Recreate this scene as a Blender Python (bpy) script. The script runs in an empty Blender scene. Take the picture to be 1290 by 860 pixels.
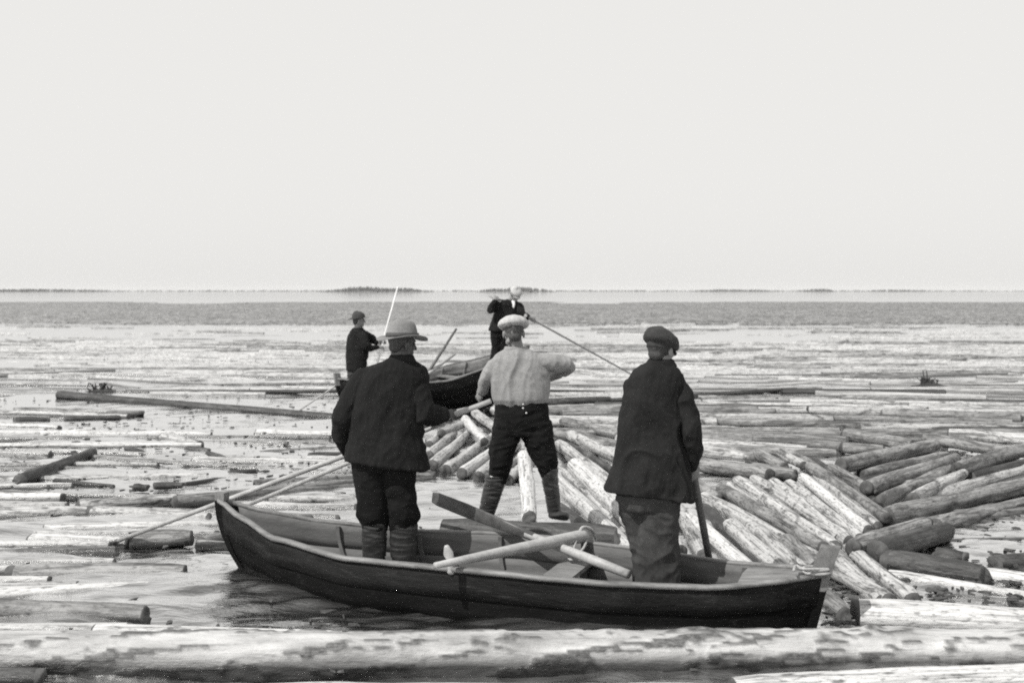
import bpy, bmesh, math, random
import numpy as np
from mathutils import Vector, Matrix, noise, Quaternion

random.seed(11)
SC = bpy.context.scene
COL = SC.collection
F, HOR, CX, H = 1410.0, 366.5, 645.0, 2.1      # lens in pixels of the 1290 wide photo, horizon row, middle column, eye height
V = Vector

def P(px, py, Y):
    return V(((px - CX) * Y / F, Y, H - (py - HOR) * Y / F))

def G(px, py, z=0.0):
    return P(px, py, F * (H - z) / (py - HOR))

# ------------------------------------------------------------------ materials
def nt(name):
    m = bpy.data.materials.new(name); m.use_nodes = True
    t = m.node_tree; b = t.nodes['Principled BSDF']
    return m, t, b

def N(t, kind, **kw):
    n = t.nodes.new(kind)
    for k, v in kw.items():
        if k in n.inputs.keys() if hasattr(n.inputs, 'keys') else False:
            n.inputs[k].default_value = v
        else:
            setattr(n, k, v)
    return n

def gray(v, a=1.0):
    return (v, v, v, a)

def ramp(t, src, stops):
    r = t.nodes.new('ShaderNodeValToRGB')
    e = r.color_ramp.elements
    e[0].position, e[0].color = stops[0][0], gray(stops[0][1])
    e[1].position, e[1].color = stops[-1][0], gray(stops[-1][1])
    for p, c in stops[1:-1]:
        x = e.new(p); x.color = gray(c)
    t.links.new(src, r.inputs[0])
    return r.outputs[0]

def mapping(t, src, scale, loc=None):
    m = t.nodes.new('ShaderNodeMapping'); m.inputs['Scale'].default_value = scale
    t.links.new(src, m.inputs[0])
    if loc is not None: t.links.new(loc, m.inputs['Location'])
    return m.outputs[0]

def noise_tex(t, vec, scale=1, detail=6, rough=.6, dist=0):
    n = t.nodes.new('ShaderNodeTexNoise')
    n.inputs['Scale'].default_value = scale; n.inputs['Detail'].default_value = detail
    n.inputs['Roughness'].default_value = rough; n.inputs['Distortion'].default_value = dist
    t.links.new(vec, n.inputs['Vector'])
    return n.outputs[0]

def mixc(t, f, a, b, mode='MIX'):
    m = t.nodes.new('ShaderNodeMix'); m.data_type = 'RGBA'; m.blend_type = mode
    for s, v in ((0, f), (6, a), (7, b)):
        if isinstance(v, bpy.types.NodeSocket): t.links.new(v, m.inputs[s])
        elif s == 0: m.inputs[0].default_value = v
        else: m.inputs[s].default_value = gray(v)
    return m.outputs[2]

def math_(t, op, a, b=0.0):
    m = t.nodes.new('ShaderNodeMath'); m.operation = op
    for i, v in enumerate((a, b)):
        if isinstance(v, bpy.types.NodeSocket): t.links.new(v, m.inputs[i])
        else: m.inputs[i].default_value = v
    return m.outputs[0]

def bump(t, b, h, strength, dist):
    n = t.nodes.new('ShaderNodeBump'); n.inputs['Strength'].default_value = strength
    n.inputs['Distance'].default_value = dist
    t.links.new(h, n.inputs['Height']); t.links.new(n.outputs[0], b.inputs['Normal'])
    return n

def log_material(name, pale, bark, cut0, cut1, wet=True, wl=0.0, stretch=1.0):
    """peeled and half barked timber: long grain streaks, bark patches, knots and a wet line at the water"""
    m, t, b = nt(name)
    tc = t.nodes.new('ShaderNodeTexCoord').outputs['Object']
    rnd = t.nodes.new('ShaderNodeObjectInfo').outputs['Random']
    off = t.nodes.new('ShaderNodeCombineXYZ')
    t.links.new(math_(t, 'MULTIPLY', rnd, 137.0), off.inputs[0]); t.links.new(math_(t, 'MULTIPLY', rnd, 53.0), off.inputs[1])
    patch = noise_tex(t, mapping(t, tc, (1.9 * stretch, 8 * stretch, 8 * stretch), off.outputs[0]), 1, 8, .74, .8)
    grain = noise_tex(t, mapping(t, tc, (1.1, 42, 42), off.outputs[0]), 1, 5, .7)
    fleck = noise_tex(t, mapping(t, tc, (14, 40, 40), off.outputs[0]), 1, 4, .6)
    base = mixc(t, ramp(t, patch, [(cut0, 0), (cut1, 1)]), bark, pale)
    base = mixc(t, .85, base, ramp(t, grain, [(.36, .18), (.47, .75), (.6, 1.0)]), 'MULTIPLY')
    base = mixc(t, .75, base, ramp(t, fleck, [(.34, .22), (.46, .95), (.6, 1.0)]), 'MULTIPLY')
    vo = t.nodes.new('ShaderNodeTexVoronoi'); vo.inputs['Scale'].default_value = 1
    t.links.new(mapping(t, tc, (2.6, 9, 9), off.outputs[0]), vo.inputs['Vector'])
    base = mixc(t, .8, base, ramp(t, vo.outputs[0], [(.06, .15), (.13, 1.0), (1, 1)]), 'MULTIPLY')
    base = mixc(t, .5, base, ramp(t, rnd, [(0, .62), (1, 1.0)]), 'MULTIPLY')
    rough = .55
    if wet:
        pos = t.nodes.new('ShaderNodeNewGeometry').outputs['Position']
        sep = t.nodes.new('ShaderNodeSeparateXYZ'); t.links.new(pos, sep.inputs[0])
        z = math_(t, 'ADD', math_(t, 'SUBTRACT', sep.outputs[2], wl), math_(t, 'MULTIPLY', math_(t, 'SUBTRACT', patch, .5), -.09))
        wetm = ramp(t, math_(t, 'MULTIPLY', z, 10), [(.05, .38), (.38, 1)])
        base = mixc(t, 1.0, base, wetm, 'MULTIPLY')
        t.links.new(ramp(t, math_(t, 'MULTIPLY', z, 10), [(.1, .22), (.5, .6)]), b.inputs['Roughness'])
    else:
        b.inputs['Roughness'].default_value = rough
    t.links.new(base, b.inputs['Base Color'])
    hgt = mixc(t, .5, grain, patch)
    bump(t, b, mixc(t, .35, hgt, fleck), 1.0, .02)
    return m

def simple(name, c, rough=.8, nz=None, var=.35, bmp=.3, dist=.003, metal=0, spec=None, sheen=0, scuff=0):
    """base grey broken up by noise of two sizes; nz = (x,y,z) scale"""
    m, t, b = nt(name)
    tc = t.nodes.new('ShaderNodeTexCoord').outputs['Object']
    nz = nz or (9, 9, 9)
    a = noise_tex(t, mapping(t, tc, nz), 1, 6, .65, .4)
    f = noise_tex(t, mapping(t, tc, tuple(q * 9 for q in nz)), 1, 3, .6)
    col = mixc(t, ramp(t, a, [(.3, 0), (.7, 1)]), c * (1 - var), c * (1 + var))
    col = mixc(t, .4, col, ramp(t, f, [(.3, .5), (.6, 1.1)]), 'MULTIPLY')
    if scuff:
        g = noise_tex(t, mapping(t, tc, (2.2, 16, 16)), 1, 8, .75, 1.0)
        col = mixc(t, ramp(t, g, [(.56, 0), (.68, 1)]), col, scuff)
    t.links.new(col, b.inputs['Base Color'])
    b.inputs['Roughness'].default_value = rough
    if spec is not None: b.inputs['Specular IOR Level'].default_value = spec
    if sheen:
        b.inputs['Sheen Weight'].default_value = sheen
    bump(t, b, mixc(t, .5, a, f), bmp, dist)
    return m

def battered_material():
    m, t, b = nt('battered_timber')
    at_ = t.nodes.new('ShaderNodeAttribute'); at_.attribute_name = 'bark'
    tc = t.nodes.new('ShaderNodeTexCoord').outputs['Object']
    grain = noise_tex(t, mapping(t, tc, (3, 34, 34)), 1, 6, .7, .6); fl = noise_tex(t, mapping(t, tc, (24, 50, 50)), 1, 4, .6)
    big = noise_tex(t, mapping(t, tc, (1.3, 5, 5)), 1, 6, .6)
    wood = mixc(t, .8, mixc(t, ramp(t, big, [(.35, 0), (.6, 1)]), .20, .46), ramp(t, grain, [(.3, .35), (.46, .9), (.6, 1)]), 'MULTIPLY')
    brk = mixc(t, ramp(t, fl, [(.35, 0), (.6, 1)]), .02, .12)
    fac = math_(t, 'ADD', at_.outputs['Fac'], math_(t, 'MULTIPLY', math_(t, 'SUBTRACT', fl, .5), 1.3))
    col = mixc(t, ramp(t, fac, [(.15, 0), (.9, 1)]), wood, brk)
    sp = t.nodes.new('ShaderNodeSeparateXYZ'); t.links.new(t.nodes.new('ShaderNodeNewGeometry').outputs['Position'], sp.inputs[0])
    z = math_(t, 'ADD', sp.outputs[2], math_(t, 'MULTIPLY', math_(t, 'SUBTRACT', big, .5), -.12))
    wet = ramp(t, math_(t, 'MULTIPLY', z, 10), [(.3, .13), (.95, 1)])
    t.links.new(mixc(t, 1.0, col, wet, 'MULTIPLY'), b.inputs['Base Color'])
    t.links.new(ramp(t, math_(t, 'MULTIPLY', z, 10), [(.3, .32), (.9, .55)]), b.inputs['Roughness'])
    bump(t, b, mixc(t, .5, grain, fl), 1.0, .012)
    return m
M = {}
M['battered'] = battered_material()
M['pale'] = log_material('timber_pale', .50, .11, .40, .50)
M['mid'] = log_material('timber_grey', .32, .07, .40, .58)
M['dark'] = log_material('timber_bark', .12, .03, .46, .66)
M['white'] = log_material('timber_peeled', .60, .16, .31, .41)
M['big'] = log_material('timber_worn', .62, .03, .435, .50, wl=.09, stretch=.7)
M['drift'] = log_material('timber_drift', .32, .10, .42, .56, wet=False)
M['driftpale'] = log_material('timber_drift_pale', .50, .22, .36, .50, wet=False)
M['cut'] = simple('cut_wood', .06, .75, (12, 12, 12), .5, .5, .006)
M['cutpale'] = simple('cut_wood_pale', .26, .75, (12, 12, 12), .4, .5, .006)
M['tar'] = simple('tarred_planks', .0045, .7, (2, 9, 9), .8, .9, .012, spec=.08, scuff=.014)
M['tar2'] = simple('tarred_top_plank', .009, .65, (2, 12, 14), .9, .9, .012, spec=.15, scuff=.035)
M['inner'] = simple('weathered_planks', .10, .75, (1.6, 9, 16), .35, .5, .004)
M['floor'] = simple('bilge_boards', .09, .7, (1.6, 14, 9), .5, .5, .004)
M['rail'] = simple('worn_rail', .15, .6, (3, 20, 20), .55, .7, .006)
M['post'] = simple('post_wood', .13, .75, (9, 9, 5), .5, .6, .006)
M['rope'] = simple('hemp_rope', .33, .9, (60, 60, 60), .3, .7, .004)
M['oar'] = simple('oar_wood', .33, .55, (2, 14, 14), .25, .4, .003)
M['oardark'] = simple('oar_wet_wood', .065, .45, (2, 14, 14), .5, .4, .003)
M['pole'] = simple('pole_wood', .30, .6, (3, 20, 20), .3, .4, .003)
M['poledark'] = simple('pole_dark_wood', .07, .6, (3, 20, 20), .3, .4, .003)
M['polewhite'] = simple('pole_white', .7, .5, (3, 20, 20), .1, .2, .002)
M['iron'] = simple('iron', .06, .5, (20, 20, 20), .3, .3, .002)
M['wool'] = simple('dark_wool', .011, .95, (5, 5, 5), .3, .7, .003, spec=.15, sheen=0)
M['wool2'] = simple('charcoal_wool', .014, .95, (5, 5, 5), .3, .7, .003, spec=.15, sheen=0)
M['trous'] = simple('dark_trousers', .008, .95, (5, 5, 5), .3, .6, .003, spec=.15, sheen=0)
M['trous2'] = simple('grey_trousers', .045, .95, (5, 5, 5), .3, .6, .003, spec=.15, sheen=0)
M['leather'] = simple('boot_leather', .030, .24, (8, 8, 14), .4, .5, .005, spec=.5)
M['shirt'] = simple('linen_shirt', .22, .9, (5, 5, 5), .12, .5, .003)
M['white_shirt'] = simple('white_shirt', .75, .9, (5, 5, 5), .1, .4, .003)
M['capwhite'] = simple('cap_white', .36, .9, (7, 7, 7), .12, .4, .003)
M['capdark'] = simple('cap_tweed', .025, .95, (30, 30, 30), .5, .6, .003)
M['felt'] = simple('felt_hat', .16, .9, (9, 9, 9), .2, .4, .003)
M['feltdark'] = simple('felt_dark', .035, .9, (9, 9, 9), .3, .4, .003)
M['band'] = simple('hat_band', .05, .8, (9, 9, 9), .2, .3, .002)
M['skin'] = simple('skin', .17, .6, (9, 9, 9), .2, .2, .002)
M['skindark'] = simple('skin_shaded', .045, .6, (9, 9, 9), .2, .2, .002)  # shadow on the hatted man's face put into the base colour
M['skinpale'] = simple('skin_pale', .18, .6, (9, 9, 9), .2, .2, .002)  # even skin tone, a touch paler than the plain one
M['hair'] = simple('hair', .030, .7, (60, 60, 12), .4, .7, .003)
M['hairfair'] = simple('hair_fair', .045, .7, (60, 60, 12), .4, .7, .003)
M['eye'] = simple('eye', .05, .2, (9, 9, 9), .1, .1, .001)
M['button'] = simple('button', .6, .3, (9, 9, 9), .1, .1, .001)
M['debris'] = simple('bark_litter', .05, .8, (9, 9, 9), .5, .5, .004)
M['forest'] = simple('far_forest', .06, 1, (.02, .02, .1), .5, 0, .1)
M['stump'] = simple('stump_wood', .035, .85, (9, 9, 9), .5, .6, .006)

def water_material():
    """silty lake under a white sky: dark where one looks down into a ripple, mirror bright at a flat angle"""
    m = bpy.data.materials.new('lake_water'); m.use_nodes = True; t = m.node_tree; t.nodes.clear()
    out = t.nodes.new('ShaderNodeOutputMaterial'); mix = t.nodes.new('ShaderNodeMixShader')
    df = t.nodes.new('ShaderNodeBsdfDiffuse'); gl = t.nodes.new('ShaderNodeBsdfGlossy'); fr = t.nodes.new('ShaderNodeFresnel')
    fr.inputs['IOR'].default_value = 1.33
    df.inputs[0].default_value = gray(.05); gl.inputs[0].default_value = gray(.97)
    geo = t.nodes.new('ShaderNodeNewGeometry').outputs['Position']
    sp = t.nodes.new('ShaderNodeSeparateXYZ'); t.links.new(geo, sp.inputs[0])
    far = math_(t, 'DIVIDE', sp.outputs[1], 120.0)
    t.links.new(ramp(t, far, [(.05, .045), (1, .05)]), gl.inputs['Roughness'])
    a = noise_tex(t, mapping(t, geo, (2.6, 9.0, 1)), 1, 5, .6, .5)
    c = noise_tex(t, mapping(t, geo, (.35, 1.1, 1)), 1, 4, .6, .3)
    f_ = noise_tex(t, mapping(t, geo, (7, 24.0, 1)), 1, 3, .6, .5)
    h = math_(t, 'ADD', math_(t, 'ADD', math_(t, 'MULTIPLY', a, .04), math_(t, 'MULTIPLY', c, .10)), math_(t, 'MULTIPLY', f_, .012))
    n = t.nodes.new('ShaderNodeBump'); n.inputs['Distance'].default_value = 1.0
    t.links.new(h, n.inputs['Height'])
    t.links.new(ramp(t, far, [(.04, .45), (.12, .3), (.3, .07), (1, .01)]), n.inputs['Strength'])
    for q in (df, gl, fr): t.links.new(n.outputs[0], q.inputs['Normal'])
    t.links.new(ramp(t, fr.outputs[0], [(.03, .10), (.10, .62), (.22, .95)]), mix.inputs[0])
    t.links.new(df.outputs[0], mix.inputs[1]); t.links.new(gl.outputs[0], mix.inputs[2]); t.links.new(mix.outputs[0], out.inputs[0])
    return m
M['water'] = water_material()

# ------------------------------------------------------------------ object helpers
def link(name, me, mat=None, parent=None):
    o = bpy.data.objects.new(name, me)
    COL.objects.link(o)
    if mat is not None and me is not None and not me.materials: me.materials.append(mat)
    if parent is not None: o.parent = parent
    return o

def tag(o, label=None, cat=None, group=None, kind=None):
    if label: o['label'] = label
    if cat: o['category'] = cat
    if group: o['group'] = group
    if kind: o['kind'] = kind
    return o

def root(name, loc, label, cat, group=None, rot=0):
    o = bpy.data.objects.new(name, None); COL.objects.link(o)
    o.location = loc; o.rotation_euler = (0, 0, rot)
    o.empty_display_size = .1
    return tag(o, label, cat, group)

def bm_obj(name, bm, mat, parent=None, smooth=True, inv=None):
    bmesh.ops.recalc_face_normals(bm, faces=bm.faces)
    if inv is not None: bm.transform(inv)
    me = bpy.data.meshes.new(name); bm.to_mesh(me); bm.free()
    if smooth: me.shade_smooth()
    return link(name, me, mat, parent)

def add_rings(bm, rings, n=16, e=2.0, caps=True):
    """rings: (centre, a-vector, b-vector); superellipse of exponent e"""
    rows = []
    for c, a, b in rings:
        r = []
        for i in range(n):
            th = 2 * math.pi * i / n
            ct, st = math.cos(th), math.sin(th)
            x = math.copysign(abs(ct) ** (2 / e), ct); y = math.copysign(abs(st) ** (2 / e), st)
            r.append(bm.verts.new(c + a * x + b * y))
        rows.append(r)
    for p, q in zip(rows[:-1], rows[1:]):
        for i in range(n):
            j = (i + 1) % n
            bm.faces.new((p[i], p[j], q[j], q[i]))
    if caps:
        bm.faces.new(rows[0][::-1]); bm.faces.new(rows[-1])
    return rows

def frames(pts, ref=None):
    out = []
    prev = None
    for i, p in enumerate(pts):
        t = (pts[min(i + 1, len(pts) - 1)] - pts[max(i - 1, 0)])
        t = t.normalized() if t.length > 1e-9 else V((0, 0, 1))
        r = V(ref) if ref is not None else (prev if prev is not None else (V((0, 0, 1)) if abs(t.z) < .9 else V((1, 0, 0))))
        a = (r - t * r.dot(t))
        if a.length < 1e-6: a = t.orthogonal()
        a.normalize(); b = t.cross(a).normalized()
        prev = a
        out.append((t, a, b))
    return out

def add_limb(bm, pts, n=14, ref=None, e=2.0, caps=True, ends=True):
    """pts: (Vector, ra[, rb])"""
    c = [p[0] for p in pts]
    fr = frames(c, ref)
    rings = []
    for (p, (t, a, b)) in zip(pts, fr):
        ra = p[1]; rb = p[2] if len(p) > 2 else ra
        rings.append((p[0], a * ra, b * rb))
    if ends:
        t0, t1 = fr[0][0], fr[-1][0]
        c0, a0, b0 = rings[0]; c1, a1, b1 = rings[-1]
        rings = [(c0 - t0 * a0.length * .8, a0 * .5, b0 * .5), (c0 - t0 * a0.length * .45, a0 * .86, b0 * .86)] + rings + \
                [(c1 + t1 * a1.length * .45, a1 * .86, b1 * .86), (c1 + t1 * a1.length * .8, a1 * .5, b1 * .5)]
    return add_rings(bm, rings, n, e, caps)

def add_ball(bm, c, r, rot=None, u=16, v=10):
    if not hasattr(r, '__len__'): r = (r, r, r)
    mt = Matrix.Translation(c) @ (rot.to_4x4() if rot is not None else Matrix()) @ Matrix.Diagonal((r[0], r[1], r[2], 1))
    bmesh.ops.create_uvsphere(bm, u_segments=u, v_segments=v, radius=1, matrix=mt)

def add_box(bm, c, s, rot=None):
    mt = Matrix.Translation(c) @ (rot.to_4x4() if rot is not None else Matrix()) @ Matrix.Diagonal((s[0], s[1], s[2], 1))
    return bmesh.ops.create_cube(bm, size=1, matrix=mt)

def organic(name, bm, mat, parent=None, voxel=.009, smooth=4, disp=None, inv=None):
    """one continuous surface out of overlapping closed shapes"""
    bmesh.ops.recalc_face_normals(bm, faces=bm.faces)
    me = bpy.data.meshes.new('tmp'); bm.to_mesh(me); bm.free()
    o = bpy.data.objects.new('tmp', me); COL.objects.link(o)
    r = o.modifiers.new('r', 'REMESH'); r.mode = 'VOXEL'; r.voxel_size = voxel; r.use_smooth_shade = True
    if smooth:
        s = o.modifiers.new('s', 'SMOOTH'); s.factor = .5; s.iterations = smooth
    dg = bpy.context.evaluated_depsgraph_get()
    ev = o.evaluated_get(dg)
    out = bpy.data.meshes.new_from_object(ev, depsgraph=dg)
    bpy.data.objects.remove(o); bpy.data.meshes.remove(me)
    if disp:
        nv = len(out.vertices)
        co = np.empty(nv * 3); out.vertices.foreach_get('co', co); co = co.reshape(-1, 3)
        no = np.array([v.normal[:] for v in out.vertices])
        d = np.zeros(nv)
        for amp, sc, seed in disp:
            sx, sy, sz = sc
            for i in range(nv):
                x, y, z = co[i]
                w = noise.noise(V((x * 3 + seed, y * 3, z * 3)))
                q = noise.noise(V((x * sx + w * 1.5 + seed, y * sy + w, z * sz + w * 1.5)))
                d[i] += amp * (1 - 2.6 * abs(q))
        co += no * d[:, None]
        out.vertices.foreach_set('co', co.ravel())
    if inv is not None: out.transform(inv)
    out.shade_smooth()
    out.name = name
    return link(name, out, mat, parent)

# ------------------------------------------------------------------ camera, world, light
cam = bpy.data.cameras.new('camera'); co_ = link('camera', cam)
cam.sensor_width = 36; cam.lens = F / 1290 * 36
cam.shift_y = -(430 - HOR) / 1290
cam.clip_start = .1; cam.clip_end = 9000
co_.location = (0, 0, H); co_.rotation_euler = (math.pi / 2, 0, 0)
SC.camera = co_

SUN_EL = math.radians(52); SUN_AZ = math.radians(-128)   # azimuth from +Y towards +X: high, to the left and a little behind the camera
sd = V((math.sin(SUN_AZ) * math.cos(SUN_EL), math.cos(SUN_AZ) * math.cos(SUN_EL), math.sin(SUN_EL)))
L_ = bpy.data.lights.new('sun', 'SUN'); L_.energy = 5.0; L_.angle = math.radians(.6); L_.color = (1, .985, .95)
lo = link('sun', L_); lo.rotation_euler = (-sd).to_track_quat('-Z', 'Y').to_euler()

w = bpy.data.worlds.new('World'); SC.world = w; w.use_nodes = True
t = w.node_tree; bg = t.nodes['Background']
sky = t.nodes.new('ShaderNodeTexSky'); sky.sky_type = 'NISHITA'; sky.sun_disc = False
sky.sun_elevation = SUN_EL; sky.sun_rotation = SUN_AZ; sky.dust_density = 4.0; sky.air_density = 1.0
# the old film sees mostly blue light and prints it without colour, with the whole sky near its white
sep = t.nodes.new('ShaderNodeSeparateColor'); t.links.new(sky.outputs[0], sep.inputs[0])
pw = math_(t, 'POWER', math_(t, 'ADD', sep.outputs[2], math_(t, 'MULTIPLY', sep.outputs[0], 1.6)), .04)
cmb = t.nodes.new('ShaderNodeCombineColor')
for i, k in enumerate((1.0, .99, .965)): t.links.new(math_(t, 'MULTIPLY', pw, k * 8.6), cmb.inputs[i])
t.links.new(cmb.outputs[0], bg.inputs[0]); bg.inputs[1].default_value = .09
SC.view_settings.view_transform = 'Standard'; SC.view_settings.look = 'None'
SC.view_settings.exposure = 0.0; SC.view_settings.gamma = 1
SC.cycles.volume_bounces = 2
SC.cycles.filter_width = 1.9
cam.dof.use_dof = True; cam.dof.focus_distance = 8.4; cam.dof.aperture_fstop = 2.6
SC.cycles.max_bounces = 6
SC.cycles.use_denoising = False

# ------------------------------------------------------------------ water
def make_water():
    xs = list(np.arange(-11, 11.001, .055)); s = .07; x = 11
    ext = []
    while x < 3600: x += s; s *= 1.16; ext.append(x)
    xs = [-q for q in reversed(ext)] + xs + ext
    ys = []; y = 5.0
    while y < 60: ys.append(y); y += .028 * max(y / 6.5, .8)
    s = .3
    while y < 3600: ys.append(y); y += s; s *= 1.12
    ys.append(3600.0)
    back = []; y = 5.0; s = .1
    while y > -400: y -= s; s *= 1.25; back.append(y)
    ys = back[::-1] + ys
    X, Y = np.meshgrid(np.array(xs), np.array(ys))
    Z = np.zeros_like(X)
    rg = np.random.RandomState(4)
    for k in range(46):
        wl = .12 * (1.08 ** k)                          # wavelengths 0.16 .. 4 m
        th = rg.normal(math.pi / 2, .55)                 # crests mostly across the view
        kx, ky = math.cos(th) * 2 * math.pi / wl, math.sin(th) * 2 * math.pi / wl
        ph = rg.uniform(0, 6.28)
        wob = .5 * np.sin(X * .9 + k) + .4 * np.sin(Y * .7 + 2 * k)
        Z += .0052 * wl ** .66 * np.sin(kx * X + ky * Y + ph + wob)
    fade = np.clip((40 - np.abs(Y)) / 34, 0, 1) ** 1.5 * np.clip((14 - np.abs(X)) / 3, 0, 1)
    Z *= fade
    ny, nx = X.shape
    verts = np.stack([X, Y, Z], -1).reshape(-1, 3)
    me = bpy.data.meshes.new('water')
    idx = np.arange(nx * ny).reshape(ny, nx)
    q = np.stack([idx[:-1, :-1], idx[:-1, 1:], idx[1:, 1:], idx[1:, :-1]], -1).reshape(-1, 4)
    me.vertices.add(len(verts)); me.vertices.foreach_set('co', verts.ravel())
    me.loops.add(q.size); me.loops.foreach_set('vertex_index', q.ravel())
    me.polygons.add(len(q)); me.polygons.foreach_set('loop_start', np.arange(0, q.size, 4))
    me.update(calc_edges=True); me.validate(); me.shade_smooth()
    o = link('water', me, M['water']); tag(o, 'rippled pale lake water reaching to the horizon', 'water', kind='structure')
make_water()

# ------------------------------------------------------------------ logs
OCC = set()                                              # plan cells that timber already fills
CELL = .11
def cells(a, b, r):
    d = b - a; n = max(2, int(d.length / (CELL * .8)))
    out = set()
    perp = V((-d.y, d.x, 0)); perp = perp.normalized() if perp.length > 1e-6 else V((1, 0, 0))
    for i in range(n + 1):
        p = a + d * i / n
        for k in (-1, 0, 1):
            q = p + perp * r * .8 * k
            out.add((int(q.x // CELL), int(q.y // CELL)))
    return out

def log_arrays(L, r0, r1, seed, segs, sides, bend=0, lump=.05):
    rg = random.Random(seed)
    so = rg.uniform(0, 100)
    pts = []
    bx, bz = rg.uniform(-1, 1) * bend, rg.uniform(-.2, .2) * bend
    knots = [(rg.uniform(.05, .95), rg.uniform(0, 6.28)) for _ in range(int(L * 1.6))] if sides >= 14 else []
    for i in range(segs + 1):
        u = i / segs; x = (u - .5) * L
        r = r0 + (r1 - r0) * u
        if sides >= 14: r *= 1 - .10 * max(0, 1 - min(u, 1 - u) * L / .10) ** 2
        cy = bx * math.sin(u * math.pi) ; cz = bz * math.sin(u * math.pi * 2)
        for k in range(sides):
            th = 2 * math.pi * k / sides
            rr = r * (1 + lump * 2 * noise.noise(V((x * 1.3 + so, math.cos(th) * 1.1, math.sin(th) * 1.1)))
                      + lump * .7 * noise.noise(V((x * 5 + so, math.cos(th) * 3, math.sin(th) * 3))))
            for ku, kt in knots:
                dx = (u - ku) * L / .045; dt = ((th - kt + math.pi) % (2 * math.pi) - math.pi) * r / .03
                q = dx * dx + dt * dt
                if q < 6: rr += .016 * math.exp(-q)
            pts.append(V((x, cy + rr * math.cos(th), cz + rr * math.sin(th))))
    return pts

def log_mesh(L, r0, r1, seed, segs=22, sides=16, bend=0, lump=.06, name='trunk'):
    pts = log_arrays(L, r0, r1, seed, segs, sides, bend, lump)
    bm = bmesh.new(); vs = [bm.verts.new(p) for p in pts]
    for i in range(segs):
        for k in range(sides):
            j = (k + 1) % sides
            bm.faces.new((vs[i * sides + k], vs[i * sides + j], vs[(i + 1) * sides + j], vs[(i + 1) * sides + k]))
    ends = []
    rg = random.Random(seed + 5)
    for e, base in ((0, 0), (1, segs * sides)):
        ring = [pts[base + k] for k in range(sides)]
        c = sum(ring, V()) / sides
        ends.append((c, ring, -1 if e == 0 else 1))
    return bm, ends

def cut_mesh(c, ring, sg, seed):
    """slightly domed, axe-cut end face a few mm proud of the trunk"""
    rg = random.Random(seed); bm = bmesh.new()
    n = len(ring); rows = []
    tilt = V((0, rg.uniform(-.6, .6), rg.uniform(-.6, .6)))
    prof = [(1.0, -.012), (1.0, .004), (.93, .012), (.55, .018), (.2, .02)]
    for f, dx in prof:
        row = []
        for p in ring:
            d = p - c
            q = c + d * f
            q.x += sg * (dx + (max(0, d.dot(tilt)) if dx > 0 else 0) + (rg.uniform(-.003, .003) if f < 1 else 0))
            row.append(bm.verts.new(q))
        rows.append(row)
    for a, b in zip(rows[:-1], rows[1:]):
        for k in range(n):
            bm.faces.new((a[k], a[(k + 1) % n], b[(k + 1) % n], b[k]))
    bm.faces.new(rows[-1])
    return bm

LOGN = [0]
def dense_log(a, b, r, label, group, seed=77):
    """the battered log: bark plates standing proud of the stripped wood, knots and axe scars"""
    LOGN[0] += 1
    d = b - a; L = d.length; segs, sides = int(L * 62), 44
    o = root('log', (a + b) / 2, label, 'log', group); o.rotation_euler = (0, 0, math.atan2(d.y, d.x))
    rs = random.Random(seed); bm = bmesh.new(); lay = []
    knots = [(rs.uniform(-L / 2, L / 2), rs.uniform(.6, 2.6), rs.uniform(.03, .07)) for _ in range(26)]
    vs = []
    for i in range(segs + 1):
        x = (i / segs - .5) * L
        for k in range(sides):
            th = 2 * math.pi * k / sides; c_, s_ = math.cos(th), math.sin(th)
            q = V((x * 1.1, c_ * .9, s_ * .9)); rr = r * (1 + .09 * noise.noise(q) + .03 * noise.noise(q * 4))
            w1 = noise.noise(V((x * 1.9 + th * 1.1 + 9, th * 1.2, 2))); w2 = noise.noise(V((x * 5 + th * 4.5, th * 3.4, 7))); w3 = noise.noise(V((x * 14 + th * 7, th * 9, 4)))
            v_ = w1 + .75 * w2 + .45 * w3 - .14 + .5 * max(0, -s_ + .35)
            bark = max(0, min(1, v_ * 4.5))
            rr += .010 * bark + .002 * w3 * (1 + bark)
            kk = 0
            for kx, kt, kr in knots:
                dx = x - kx
                if abs(dx) < .2:
                    dt = ((th - kt + math.pi) % (2 * math.pi) - math.pi) * r; q2 = (dx * dx * .5 + dt * dt) / (kr * kr)
                    rr += .02 * math.exp(-q2 * 1.2) - .02 * math.exp(-q2 * 7)
                    kk = max(kk, math.exp(-q2 * 5))
            vs.append(bm.verts.new((x, .02 * math.sin(x) + rr * c_, rr * s_))); lay.append(max(bark, kk))
    for i in range(segs):
        for k in range(sides):
            j = (k + 1) % sides
            bm.faces.new((vs[i * sides + k], vs[i * sides + j], vs[(i + 1) * sides + j], vs[(i + 1) * sides + k]))
    bm.faces.new(vs[:sides][::-1]); bm.faces.new(vs[-sides:])
    tr = bm_obj('trunk', bm, M['battered'], o)
    at_ = tr.data.attributes.new('bark', 'FLOAT', 'POINT'); at_.data.foreach_set('value', lay)
    OCC.update(cells(a, b, r))
    return o

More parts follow.
